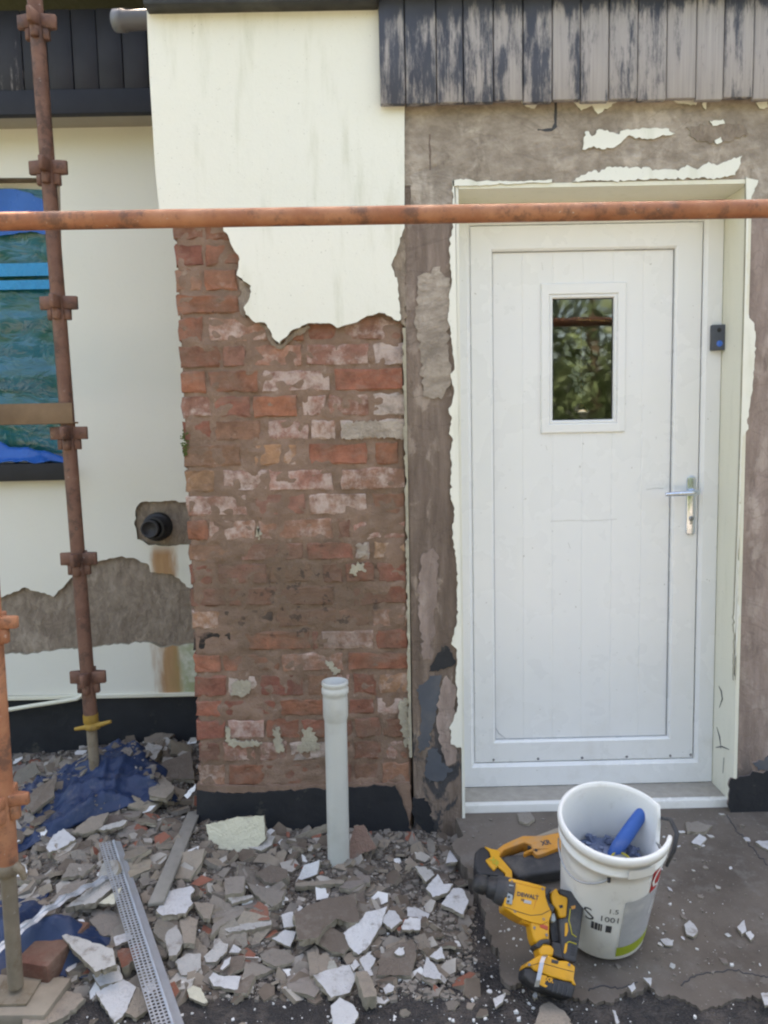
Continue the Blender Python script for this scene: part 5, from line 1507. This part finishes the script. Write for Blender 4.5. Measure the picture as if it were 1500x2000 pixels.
# smaller pieces of the heap, past counting
def small_rubble():
    r = random.Random(99)
    b = MB()
    n_ = 0
    while n_ < 2200:
        g = onZ(r.uniform(-80, 930) if r.random() < 0.9 else r.uniform(-450, 0), r.uniform(1462, 1930) if r.random() < 0.85 else r.uniform(1600, 1700), 0.03)
        if (g.y > -0.015 and g.x > XL - 0.02) or g.y > 0.72 or (g.x > 0.05 and r.random() < 0.45):
            continue
        n_ += 1
        s_ = 0.009 + 0.03 * r.random() ** 2
        nv = Vector((r.gauss(0, .35), r.gauss(-.15, .35), 1)).normalized()
        ta = nv.cross(Vector((r.gauss(0, 1), r.gauss(0, 1), 0.1))).normalized(); tb = nv.cross(ta)
        c0 = Vector((g.x, g.y, heap_top(g.x, g.y, r) + s_ * 0.35))
        k = r.choice((4, 4, 5, 5, 6))
        asp = r.uniform(0.4, 1)
        th = min(0.014, s_ * r.uniform(0.3, 0.6))
        top = []
        for i in range(k):
            q = 2 * math.pi * (i + r.uniform(-.33, .33)) / k
            top.append(c0 + ta * math.cos(q) * s_ * r.uniform(.75, 1.15) + tb * math.sin(q) * s_ * asp)
        lo = [p - nv * th for p in top]
        mi = r.choice((0, 0, 0, 0, 1, 1, 1, 2, 2, 2, 3, 3, 5)) if r.random() < 0.93 else 4
        b.add(top + lo, [tuple(range(k))] + [((i + 1) % k, i, i + k, (i + 1) % k + k) for i in range(k)], [mi] + [2 if mi != 2 else 0] * k)
    tag(b.build('rubble_pieces', ['render_edge_grey', 'chip_brown', 'chip_tan', 'chip_pale', 'crumb_white', 'chip_brick']), 'mass of small broken render pieces filling the rubble heap', 'rubble', kind='stuff')
small_rubble()
# crumbs too many to count
def crumbs(name, count, fn, m, label, seed):
    r = random.Random(seed)
    b = MB()
    for _ in range(count):
        g, s_ = fn(r)
        v4 = []
        a = r.uniform(0, 6.28)
        k = 4
        hgt = s_ * r.uniform(0.4, 1.0)
        for i in range(k):
            q = a + 2 * math.pi * (i + r.uniform(-.3, .3)) / k
            rr = s_ * r.uniform(0.6, 1.2)
            v4.append((g.x + rr * math.cos(q), g.y + rr * math.sin(q), g.z - 0.002))
        up_ = [(p[0] + r.uniform(-.3, .3) * s_, p[1] + r.uniform(-.3, .3) * s_, g.z + hgt * r.uniform(0.7, 1.2)) for p in v4]
        b.add(v4 + up_, [(4, 5, 6, 7)] + [(i, (i + 1) % 4, 4 + (i + 1) % 4, 4 + i) for i in range(4)])
    o = b.build(name, m)
    return tag(o, label, 'crumbs', kind='stuff')
def c_heap(r):
    while True:
        g = onZ(r.uniform(-60, 930), r.uniform(1470, 1940), 0.02)
        if not (g.y > -0.01 and g.x > XL - 0.02) and g.y < 0.72:
            return Vector((g.x, g.y, heap_top(g.x, g.y, r))), 0.002 + 0.011 * r.random() ** 3
crumbs('plaster_crumbs', 7000, c_heap, 'render_edge_grey', 'grey plaster crumbs spread through the rubble heap', 1)
def c_white(r):
    g = onZ(r.gauss(780, 330), r.uniform(1780, 2010), 0.0)
    return Vector((g.x, g.y, max(SL(g.x, g.y) if (g.x > 0.30 and g.y > -0.7) else 0.0, hm(g.x, g.y) if g.x < 0.25 else 0))), 0.0012 + 0.005 * r.random() ** 4
def c_heap2(r):
    g, s_ = c_heap(r)
    return g, 0.0015 + 0.006 * r.random() ** 3
crumbs('pale_crumbs', 3000, c_heap2, 'chip_pale', 'pale plaster grit sprinkled over the rubble heap', 5)
crumbs('white_crumbs', 750, c_white, 'crumb_white', 'tiny white paint crumbs on asphalt and slab in front', 2)
def c_slab(r):
    g = onS(r.uniform(905, 1510), r.uniform(1580, 1930))
    y_ = min(g.y, -0.015) if not (0.3 < g.x < 1.15) else min(g.y, 0.015)
    return Vector((g.x, y_, SL(g.x, y_))), 0.0012 + 0.006 * r.random() ** 4
crumbs('slab_crumbs', 420, c_slab, 'render_edge_grey', 'fine plaster crumbs on the concrete slab by the door', 3)

# ================================================================== BUCKET WITH TOOLS
TILT = rad(15)
bc = onS(1174, 1826)
SLAB = bc.z
baxis = Vector((0.01, -math.sin(TILT), math.cos(TILT))).normalized()
BH, RB, RT = 0.365, 0.108, 0.131
bc = bc + Vector((0, 0, RB * math.sin(TILT) * 0.93))
bk = thing('bucket', bc, 'white plastic bucket with a chipped rim and tools in it before the door', 'bucket')
bside = Vector((1, 0, 0)); bside = (bside - baxis * bside.dot(baxis)).normalized()
bfront = baxis.cross(bside)            # away from the camera
def bpt(ang, h, off=0.0):
    """ang 0 = facing the yard where one stands, positive to the right"""
    ang = ang - rad(17)
    r_ = RB + (RT - RB) * h / BH + off
    return bc + baxis * h + (bside * math.sin(ang) - bfront * math.cos(ang)) * r_
SEG = 72
b = MB()
prof = [(0.0, -0.10), (0.004, -0.004), (0.012, 0.0), (0.12, 0.0), (0.27, 0.0), (0.300, 0.0), (0.302, 0.006), (0.312, 0.0065), (0.315, 0.0), (0.335, 0.0), (0.337, 0.008), (0.352, 0.0095), (0.362, 0.0075), (0.365, 0.003), (0.364, -0.0015), (0.352, -0.003), (0.18, -0.003), (0.02, -0.0035), (0.008, -0.02), (0.007, -0.10)]
NOTCH = rad(102)
vs, fs = [], []
for (h, off) in prof:
    for k in range(SEG):
        a = 2 * math.pi * k / SEG - math.pi
        d = abs(((a - NOTCH + math.pi) % (2 * math.pi)) - math.pi)
        hh = h
        if h > 0.27 and d < rad(22):
            hh = h - (h - 0.262) * min(1, (rad(22) - d) / rad(9))
        vs.append(bpt(a, hh, off if off > -0.05 else -(RB - 0.001)))
for i in range(len(prof) - 1):
    for k in range(SEG):
        k2 = (k + 1) % SEG
        fs.append((i * SEG + k, i * SEG + k2, (i + 1) * SEG + k2, (i + 1) * SEG + k))
b.add(vs, fs, 0, True)
b.build('shell', 'bucket_plastic', bk)
# handle wire hanging on the front left, and its far strap at the right
b = MB()
wp = [bpt(rad(-2), 0.292, 0.003)] + [bpt(rad(-2 - 80 * t), 0.292 - 0.034 * math.sin(math.pi * min(1, t * 1.15)) - 0.01 * t, 0.006 + 0.01 * math.sin(math.pi * t)) for t in [i / 12 for i in range(1, 13)]]
b.tube(wp, 0.0022, 6); b.build('handle_wire', 'steel', bk)
b = MB(); b.tube([bpt(rad(-2), 0.300, 0.002), bpt(rad(-2), 0.285, 0.004)], 0.0045, 8); b.build('handle_pivot', 'gasket', bk)
b = MB()
hs = [bpt(rad(86), 0.255, 0.012), bpt(rad(90), 0.30, 0.022), bpt(rad(98), 0.335, 0.026), bpt(rad(112), 0.345, 0.020), bpt(rad(124), 0.325, 0.012)]
b.tube(hs, [0.004, 0.0055, 0.006, 0.0055, 0.004], 8); b.build('handle_grip', 'tool_rubber', bk)
b = MB()
LT = [(rad(14), 0.318), (rad(54), 0.318), (rad(54), 0.333), (rad(14), 0.333)]
def wrap_quads(b, a0, a1, h0, h1, off, na=12, slant=0.0):
    vs = []
    for j in (0, 1):
        for i in range(na + 1):
            a = a0 + (a1 - a0) * i / na
            vs.append(bpt(a, (h1 if j else h0) + slant * (i / na), off))
    b.add(vs, [(i, i + 1, na + 1 + i + 1, na + 1 + i) for i in range(na)], 0, True)
wrap_quads(b, rad(16), rad(46), 0.305, 0.333, 0.0095); b.build('rim_tab', 'bucket_plastic', bk)
b = MB(); wrap_quads(b, rad(20), rad(82), 0.055, 0.215, 0.0012, 14, 0.012); lb = b.build('label', 'label_grey', bk)
b = MB(); wrap_quads(b, rad(18.5), rad(82), 0.022, 0.0545, 0.0013, 14, 0.012); b.build('label_stripe', 'label_green', bk)
b = MB(); wrap_quads(b, rad(52), rad(76), 0.222, 0.292, 0.0012, 8); b.build('label_badge', 'label_red', bk)
def wrap_text(s, size, a_c, h_c, off, m, name='lettering', rot=0.0, sx=1.0, bold=0.0):
    vs, fs = text_mesh(s, size)
    b = MB()
    r_ = RB + (RT - RB) * h_c / BH
    b.add([bpt(a_c + (v.x * sx * math.cos(rot) - v.y * math.sin(rot)) / r_, h_c + v.x * sx * math.sin(rot) + v.y * math.cos(rot), off) for v in vs], fs)
    return b.build(name, m, bk)
wrap_text('C', 0.085, rad(64), 0.256, 0.0026, 'bucket_plastic', 'badge_lettering')
wrap_text('//', 0.085, rad(72), 0.165, 0.0026, 'bucket_plastic', 'label_mark', -0.2)
wrap_text('S', 0.055, rad(-20), 0.150, 0.0012, 'ink', 'printed_symbol', 0.25, 1.1)
wrap_text('1.5', 0.022, rad(8), 0.182, 0.0012, 'ink')
wrap_text('1001', 0.026, rad(5), 0.152, 0.0012, 'ink')
rgb_ = random.Random(8)
b = MB()
a = rad(-16)
while a < rad(8):
    wd = rad(rgb_.choice((0.5, 0.8, 1.5, 2.2)))
    if rgb_.random() < 0.62:
        wrap_quads(b, a, a + wd, 0.108, 0.132, 0.0012, 2)
    a += wd
o = b.build('printed_barcode', 'ink', bk); o['kind'] = 'stuff'
# support chunk behind the tilted bucket
g = bc + bfront * 0.09 - Vector((0, 0, 0.0)); 
o = frag([Vector((g.x + 0.05 * math.cos(q), g.y + 0.04 * math.sin(q), SL(g.x, g.y) + 0.045)) for q in (0.2, 1.2, 2.3, 3.4, 4.4, 5.5)], 0.036, 4, (0.3, 0.28, 0.25, 0.4))
tag(o, 'chunk of grey render wedged under the back of the bucket', 'plaster fragment')
# debris in the bucket
b = MB()
r = random.Random(21)
LV = 0.195
for _ in range(330):
    a, rr = r.uniform(0, 6.28), 0.105 * math.sqrt(r.random())
    p = bc + baxis * (LV + r.uniform(-0.012, 0.02)) + (bside * math.cos(a) + bfront * math.sin(a)) * rr
    ax_ = Vector((r.gauss(0, 1), r.gauss(0, 1), r.gauss(0, 1))).normalized()
    ay_ = ax_.cross(Vector((0.3, 0.5, 0.8))).normalized()
    s_ = r.uniform(0.005, 0.015)
    b.obox(p, ax_ * s_, ay_ * s_ * 0.6, ax_.cross(ay_) * s_ * 0.4)
b.lathe(bc, baxis, [(0.112, LV), (0.06, LV + 0.012), (0.0005, LV + 0.014)], 24)
tag(b.build('bucket_debris', 'bluegrey_chip'), 'blue grey chips and nails lying in the white bucket', 'debris', kind='stuff')
# blue handled tool standing in the bucket
bh0 = onP(1192, 1676, bc + baxis * (LV + 0.012), baxis)
tip = onP(1269, 1566, bh0 + Vector((0, 0.035, 0)), Vector((0, 1, 0)))
hd = (tip - bh0); hl = hd.length; hd.normalize()
ht_ = thing('hand_tool', bh0, 'blue rubber handled hand tool leaning inside the white bucket', 'tool')
b = MB()
fl = [(0.010, 0.0), (0.014, 0.006), (0.018, hl * 0.2), (0.019, hl * 0.4), (0.018, hl * 0.62), (0.0165, hl * 0.78), (0.018, hl * 0.88), (0.0215, hl * 0.965), (0.0215, hl * 0.985), (0.017, hl), (0.0005, hl + 0.001)]
b.lathe(bh0 + hd * 0.0, hd, fl, 20); b.build('grip', 'handle_blue', ht_)
b = MB(); b.tube([bh0 - hd * 0.09, bh0 + hd * 0.004], 0.009, 10); b.build('shank', 'steel', ht_)
# yellow ringed tape roll
tp = onP(1212, 1682, bc + baxis * (LV + 0.026), baxis)
tr_ = thing('tape_roll', tp, 'yellow edged grey roll lying in the white bucket', 'tape roll')
b = MB(); b.lathe(tp, baxis, [(0.025, -0.01), (0.025, 0.008), (0.0215, 0.009), (0.0215, -0.01)], 24); b.build('ring', 'tape_yellow', tr_)
b = MB(); b.lathe(tp, baxis, [(0.0213, -0.01), (0.0213, 0.004), (0.0005, 0.005)], 24); b.build('core', 'tool_grey', tr_)

# ================================================================== POWER TOOLS
class ToolPlane:
    """front plane of a tool leaning back; outlines are laid out on it at real size"""
    def __init__(s, p0, lean, yawz=0.0):
        s.p0 = p0
        s.n = Vector((math.sin(yawz) * math.sin(lean), -math.cos(yawz) * math.sin(lean), math.cos(lean)))
    def at(s, px, py, f=0.0):
        p0 = s.p0 + s.n * f
        return onP(px, py, p0, s.n)
    def part(s, name, pts, f, th, m, parent, bevel=0.006, seg=3):
        b = MB()
        b.prism([s.at(x, y, f) for x, y in pts], -s.n * th)
        return b.build(name, m, parent, bevel, seg)
    def line(s, name, pts, f, r, m, parent):
        b = MB(); b.tube([s.at(x, y, f) for x, y in pts], r, 6)
        return b.build(name, m, parent)
    def text(s, txt, px, py, f, size, ang, m, parent, name='lettering', sx=1.0):
        vs, fs = text_mesh(txt, size, 0.035)
        c = s.at(px, py, f)
        ux = (s.at(px + 10, py, f) - c).normalized()
        uy = s.n.cross(ux)
        ca, sa = math.cos(ang), math.sin(ang)
        b = MB()
        b.add([c + ux * (v.x * sx * ca - v.y * sa) + uy * (v.x * sx * sa + v.y * ca) for v in vs], fs)
        return b.build(name, m, parent)
T = ToolPlane(onS(1085, 1950, 0.052), rad(48), 0.12)
dr = thing('hammer_drill', onS(1085, 1945), 'yellow and black cordless hammer drill leaning against the white bucket', 'drill')
# nose and chuck turned about their axis
n0, n1 = T.at(925, 1722, -0.03), T.at(994, 1744, -0.03)
na_ = (n1 - n0); nl = na_.length
k_ = depth(n1) / 1500.0
b = MB(); b.lathe(n0, na_, [(0.0005, -0.001), (12 * k_, 0.0), (15 * k_, 0.004), (18 * k_, 0.012), (18.5 * k_, 0.03), (16.5 * k_, 0.032), (16.5 * k_, 0.036), (20 * k_, 0.039), (22 * k_, nl * 0.62)], 28); b.build('chuck', 'tool_black', dr)
b = MB(); b.lathe(n0, na_, [(20 * k_, nl * 0.58), (25 * k_, nl * 0.64), (27 * k_, nl * 0.8), (28 * k_, nl * 1.08)], 28); b.build('nose_collar', 'tool_rubber', dr)
T.part('gear_housing', [(994,1717),(998,1715),(1030,1722),(1067,1732),(1068,1750),(1075,1768),(1078,1785),(1072,1800),(1058,1806),(1040,1802),(1020,1795),(1004,1786),(986,1774),(984,1767),(989,1742)], 0.0, 0.068, 'tool_yellow', dr, 0.007, 2)
T.part('motor_housing', [(1036,1786),(1056,1780),(1073,1782),(1074,1800),(1073,1838),(1062,1838),(1052,1842),(1046,1844),(1040,1826),(1037,1806)], -0.004, 0.060, 'tool_yellow', dr, 0.010, 3)
T.part('side_lug', [(1020,1790),(1040,1796),(1041,1808),(1032,1806),(1018,1800)], -0.012, 0.03, 'tool_yellow', dr, 0.005)
vp = T.part('vent_plate', [(994,1727),(1004,1729),(1000,1767),(989,1764)], 0.0045, 0.012, 'tool_grey', dr, 0.0015)
for i in range(4):
    T.part('vent_hole', [(995.5 - i * 1.5, 1732 + i * 8.6), (999.5 - i * 1.5, 1733 + i * 8.6), (998.6 - i * 1.5, 1737 + i * 8.6), (994.6 - i * 1.5, 1736 + i * 8.6)], 0.0055, 0.004, 'black_plastic', vp, 0.0)
T.part('rear_collar', [(1065,1733),(1078,1736),(1070,1751),(1075,1762),(1084,1772),(1080,1784),(1072,1770),(1066,1752)], 0.003, 0.07, 'tool_rubber', dr, 0.004)
T.part('collar_ring', [(1045,1846),(1055,1835),(1072,1833),(1074,1842),(1062,1843),(1052,1853)], 0.002, 0.064, 'tool_rubber', dr, 0.004)
T.part('motor_neck', [(1051,1852),(1061,1842),(1076,1846),(1083,1854),(1080,1868),(1056,1868)], -0.002, 0.058, 'tool_yellow', dr, 0.010)
T.part('handle_crown', [(1076,1744),(1088,1733),(1092,1746),(1110,1753),(1108,1775),(1107,1791),(1094,1793),(1089,1778),(1080,1768),(1076,1756)], -0.004, 0.052, 'tool_yellow', dr, 0.006)
T.part('rear_grip', [(1092,1734),(1120,1741),(1139,1748),(1143,1760),(1137,1800),(1131,1846),(1125,1882),(1100,1874),(1096,1850),(1094,1815),(1092,1793),(1106,1791),(1109,1754),(1093,1747)], -0.010, 0.046, 'tool_rubber', dr, 0.008)
T.part('grip_bridge', [(1078,1838),(1097,1842),(1102,1874),(1078,1866)], -0.014, 0.036, 'tool_rubber', dr, 0.005)
T.part('grip_opening_shade', [(1074,1790),(1082,1786),(1092,1796),(1095,1840),(1078,1840),(1074,1815)], -0.028, 0.018, 'tool_black', dr, 0.003)  # dark block standing in for the shade inside the handle opening
T.part('trigger', [(1076,1785),(1083,1782),(1087,1797),(1082,1802),(1076,1799)], -0.006, 0.022, 'tool_grey', dr, 0.004)
T.part('grip_inlay', [(1104,1803),(1109,1802),(1110,1818),(1107,1828),(1103,1829)], -0.0085, 0.008, 'tool_yellow', dr, 0.0015)
T.part('grip_inlay', [(1104,1842),(1109,1842),(1107,1858),(1104,1863),(1101,1861)], -0.0085, 0.008, 'tool_yellow', dr, 0.0015)
T.part('grip_inlay', [(1115,1770),(1124,1768),(1124,1774),(1117,1776)], -0.0085, 0.008, 'tool_orange', dr, 0.001)
T.line('grip_piping', [(1114,1775),(1111,1798),(1114,1808),(1117,1824),(1126,1830)], -0.009, 0.0014, 'tape_yellow', dr)
T.line('grip_piping', [(1107,1842),(1112,1839),(1126,1844)], -0.009, 0.0014, 'tape_yellow', dr)
T.part('lock_button', [(1092,1768),(1099,1767),(1100,1772),(1094,1774)], -0.0015, 0.006, 'tool_black', dr, 0.001)
T.part('badge', [(1054,1803),(1071,1809),(1070,1817),(1055,1811)], -0.0025, 0.004, 'red_mark', dr, 0.0008)
T.part('foot_housing', [(1026,1889),(1031,1880),(1054,1865),(1072,1866),(1092,1876),(1108,1877),(1124,1888),(1121,1912),(1126,1925),(1120,1924),(1116,1917),(1101,1915),(1088,1911),(1076,1908),(1060,1901),(1044,1896),(1038,1889)], -0.002, 0.074, 'tool_yellow', dr, 0.006)
T.part('foot_button', [(1078,1873),(1092,1876),(1090,1883),(1077,1880)], 0.0, 0.01, 'tool_rubber', dr, 0.002)
bt = T.part('battery', [(1025,1890),(1038,1889),(1045,1897),(1061,1902),(1075,1909),(1103,1914),(1118,1918),(1125,1927),(1117,1951),(1093,1944),(1053,1930),(1035,1920),(1024,1908)], -0.006, 0.072, 'tool_black', dr, 0.006)
T.part('battery_label', [(1056,1903),(1068,1906),(1064,1922),(1070,1926),(1066,1929),(1052,1922)], -0.0035, 0.004, 'tool_yellow', bt, 0.0008)
for i in range(4):
    T.part('battery_rib', [(1082 + i * 9, 1918 + i * 2.6), (1084 + i * 9, 1918.5 + i * 2.6), (1080 + i * 9, 1938 + i * 2.6), (1078 + i * 9, 1937.5 + i * 2.6)], -0.004, 0.004, 'tool_rubber', bt, 0.0006)
T.text('XR', 1073, 1914, -0.0045, 0.014, -0.25, 'tool_yellow', bt)
hk = [T.at(x, y, f) for x, y, f in ((1066,1866,0.0), (1062,1869,0.012), (1058,1880,0.017), (1055,1896,0.018), (1051,1914,0.017), (1048,1927,0.012))]
b = MB()
hx_ = (T.at(1065, 1890, 0) - T.at(1055, 1890, 0)).normalized() * 0.0052
for i in range(len(hk) - 1):
    a_, c_ = hk[i], hk[i + 1]
    d_ = (c_ - a_) * 0.5
    nn_ = hx_.normalized().cross(d_.normalized())
    b.obox((a_ + c_) / 2, d_ * 1.02, hx_, nn_ * 0.0012)
b.build('belt_hook', 'steel', dr)
T.text('DEWALT', 1031, 1750, 0.0012, 0.0135, -0.18, 'ink', dr, sx=1.0)
T.text('XR', 1021, 1758, 0.0012, 0.0075, -0.18, 'ink', dr)
T.part('spec_plate', [(1024,1757),(1038,1760),(1037,1766),(1023,1763)], 0.0012, 0.002, 'ink_grey', dr, 0.0)
T.line('housing_seam', [(1050,1745),(1044,1770),(1042,1775)], 0.0005, 0.0008, 'tool_orange', dr)

for x_, y_ in ((1000, 1722), (1060, 1736), (1062, 1795), (1006, 1780), (1044, 1812), (1068, 1826), (1034, 1884), (1112, 1884)):
    c_ = T.at(x_, y_, 0.0006)
    b = MB(); b.lathe(c_ - T.n * 0.001, T.n, [(0.0034, 0), (0.0032, 0.0012), (0.002, 0.0013), (0.0018, 0.0004), (0.0002, 0.0004)], 12); b.build('housing_screw', 'screw', dr)
for i in range(5):
    T.part('cooling_slot', [(1052 + i * 1.2, 1788 + i * 2.6), (1066 + i * 0.6, 1791 + i * 2.6), (1066 + i * 0.6, 1792.2 + i * 2.6), (1052 + i * 1.2, 1789.2 + i * 2.6)], -0.0028, 0.003, 'tool_black', dr, 0.0)
T.line('housing_seam', [(986, 1771), (1010, 1780), (1036, 1788), (1058, 1786), (1077, 1776)], 0.0004, 0.0007, 'tool_black', dr)
T.line('housing_seam', [(1000, 1722), (1030, 1729), (1064, 1738)], 0.0004, 0.0005, 'tool_orange', dr)
T.line('housing_seam', [(1030, 1888), (1056, 1880), (1090, 1890), (1120, 1898)], -0.0016, 0.0006, 'tool_black', dr)
for i in range(6):
    T.line('grip_rib', [(1117 - i * 0.6, 1836 + i * 5.5), (1127 - i * 0.8, 1838.5 + i * 5.5)], -0.0095, 0.0009, 'tool_black', dr)

# reciprocating saw lying behind
S = ToolPlane(onS(1000, 1716, 0.055), rad(24), 0.0)
sw = thing('power_saw', onS(1010, 1705), 'yellow handled cordless saw lying behind the drill and bucket', 'saw')
S.part('motor_body', [(974,1673),(1000,1668),(1047,1667),(1086,1655),(1130,1648),(1130,1690),(1086,1702),(1040,1708),(1013,1714),(1000,1702)], -0.012, 0.05, 'tool_rubber', sw, 0.010)
S.part('handle', [(969,1660),(983,1649),(1002,1640),(1021,1632),(1044,1632),(1064,1631),(1084,1627),(1125,1618),(1128,1650),(1087,1657),(1068,1665),(1053,1670),(1046,1669),(1040,1661),(1025,1668),(1022,1664),(1040,1656),(1037,1649),(1024,1645),(1004,1652),(984,1660),(975,1671)], 0.004, 0.046, 'tool_orange', sw, 0.006)
S.part('handle_cover', [(1046,1632),(1085,1617),(1122,1608),(1122,1617),(1086,1627),(1062,1633)], 0.0, 0.04, 'sole_board', sw, 0.004)
S.part('foot_housing', [(946,1652),(959,1657),(970,1659),(977,1664),(976,1672),(988,1686),(1000,1700),(1001,1716),(987,1713),(987,1704),(978,1697),(972,1691),(965,1700),(956,1690),(948,1679),(959,1673),(956,1662)], 0.006, 0.06, 'tool_yellow', sw, 0.003)
sb_ = S.part('battery', [(928,1664),(938,1655),(946,1653),(956,1661),(959,1673),(951,1680),(963,1697),(972,1693),(987,1706),(986,1712),(960,1709),(934,1706),(926,1690),(926,1676)], 0.0, 0.062, 'tool_black', sw, 0.006)
S.text('XR', 966, 1683, 0.0085, 0.022, -0.9, 'tape_yellow', sw)
S.part('safety_button', [(1044,1657),(1050,1658),(1050,1663),(1045,1662)], 0.006, 0.006, 'tool_black', sw, 0.001)
S.part('trigger', [(1030,1650),(1037,1649),(1040,1656),(1034,1657)], -0.004, 0.02, 'tool_black', sw, 0.003)
S.text('XR', 1066, 1646, 0.0052, 0.022, 0.2, 'ink', sw)

# ================================================================== GARDEN IN FRONT OF THE HOUSE (seen mirrored in the panes)
def foliage(b, c, rx, ry, rz_, count, seed, size):
    r = random.Random(seed)
    for _ in range(count):
        while True:
            d = Vector((r.uniform(-1, 1), r.uniform(-1, 1), r.uniform(-1, 1)))
            if 0.25 < d.length < 1 and noise.noise(d * 2.6 + Vector((seed, 0, 0))) > -0.18:
                break
        p = Vector(c) + Vector((d.x * rx, d.y * ry, d.z * rz_))
        a = Vector((r.gauss(0, 1), r.gauss(0, 1), r.gauss(0, 1))).normalized()
        q = a.cross(Vector((r.gauss(0, 1), r.gauss(0, 1), r.gauss(0, 1)))).normalized()
        s_ = size * r.uniform(0.6, 1.3)
        b.add([p - a * s_, p - q * s_ * 0.5, p + a * s_, p + q * s_ * 0.5], [(0, 1, 2, 3)])
def tree(x, y, h, rx, seed, m, label, count=4200):
    t = thing('garden_tree', (x, y, 0), label, 'tree', 'garden trees mirrored in the panes')
    b = MB(); b.tube([(x, y, 0), (x + 0.05, y, h * 0.3), (x - 0.05, y + 0.05, h * 0.55), (x, y, h * 0.8)], [0.16, 0.12, 0.09, 0.03], 10); b.build('trunk', 'bark', t)
    b = MB(); foliage(b, (x, y, h * 0.62), rx, rx, h * 0.42, count, seed, 0.11); b.build('crown', m, t)
tree(-4.2, -9.5, 5.2, 2.2, 1, 'leaf_dark', 'dark garden tree mirrored at the left of the door pane')
tree(0.2, -11.5, 6.5, 2.6, 2, 'leaf_light', 'light green garden tree mirrored in the middle of the door pane')
tree(3.6, -10.0, 5.5, 2.3, 3, 'leaf_dark', 'dark garden tree mirrored at the right of the door pane')
tree(8.5, -10.5, 5.0, 2.4, 4, 'leaf_light', 'light green garden tree at the far right of the garden')
tree(-9.0, -11.0, 6.0, 2.6, 5, 'leaf_light', 'light green garden tree at the far left of the garden')
b = MB()
for i in range(14):
    foliage(b, (-11 + i * 1.7, -13.5 + 0.3 * math.sin(i * 2.2), 1.6), 1.3, 0.7, 1.7 + 0.3 * math.sin(i * 1.3), 1100, 40 + i, 0.12)
tag(b.build('garden_hedge', 'leaf_dark'), 'dark green hedge along the garden mirrored low in the door pane', 'hedge', kind='stuff')
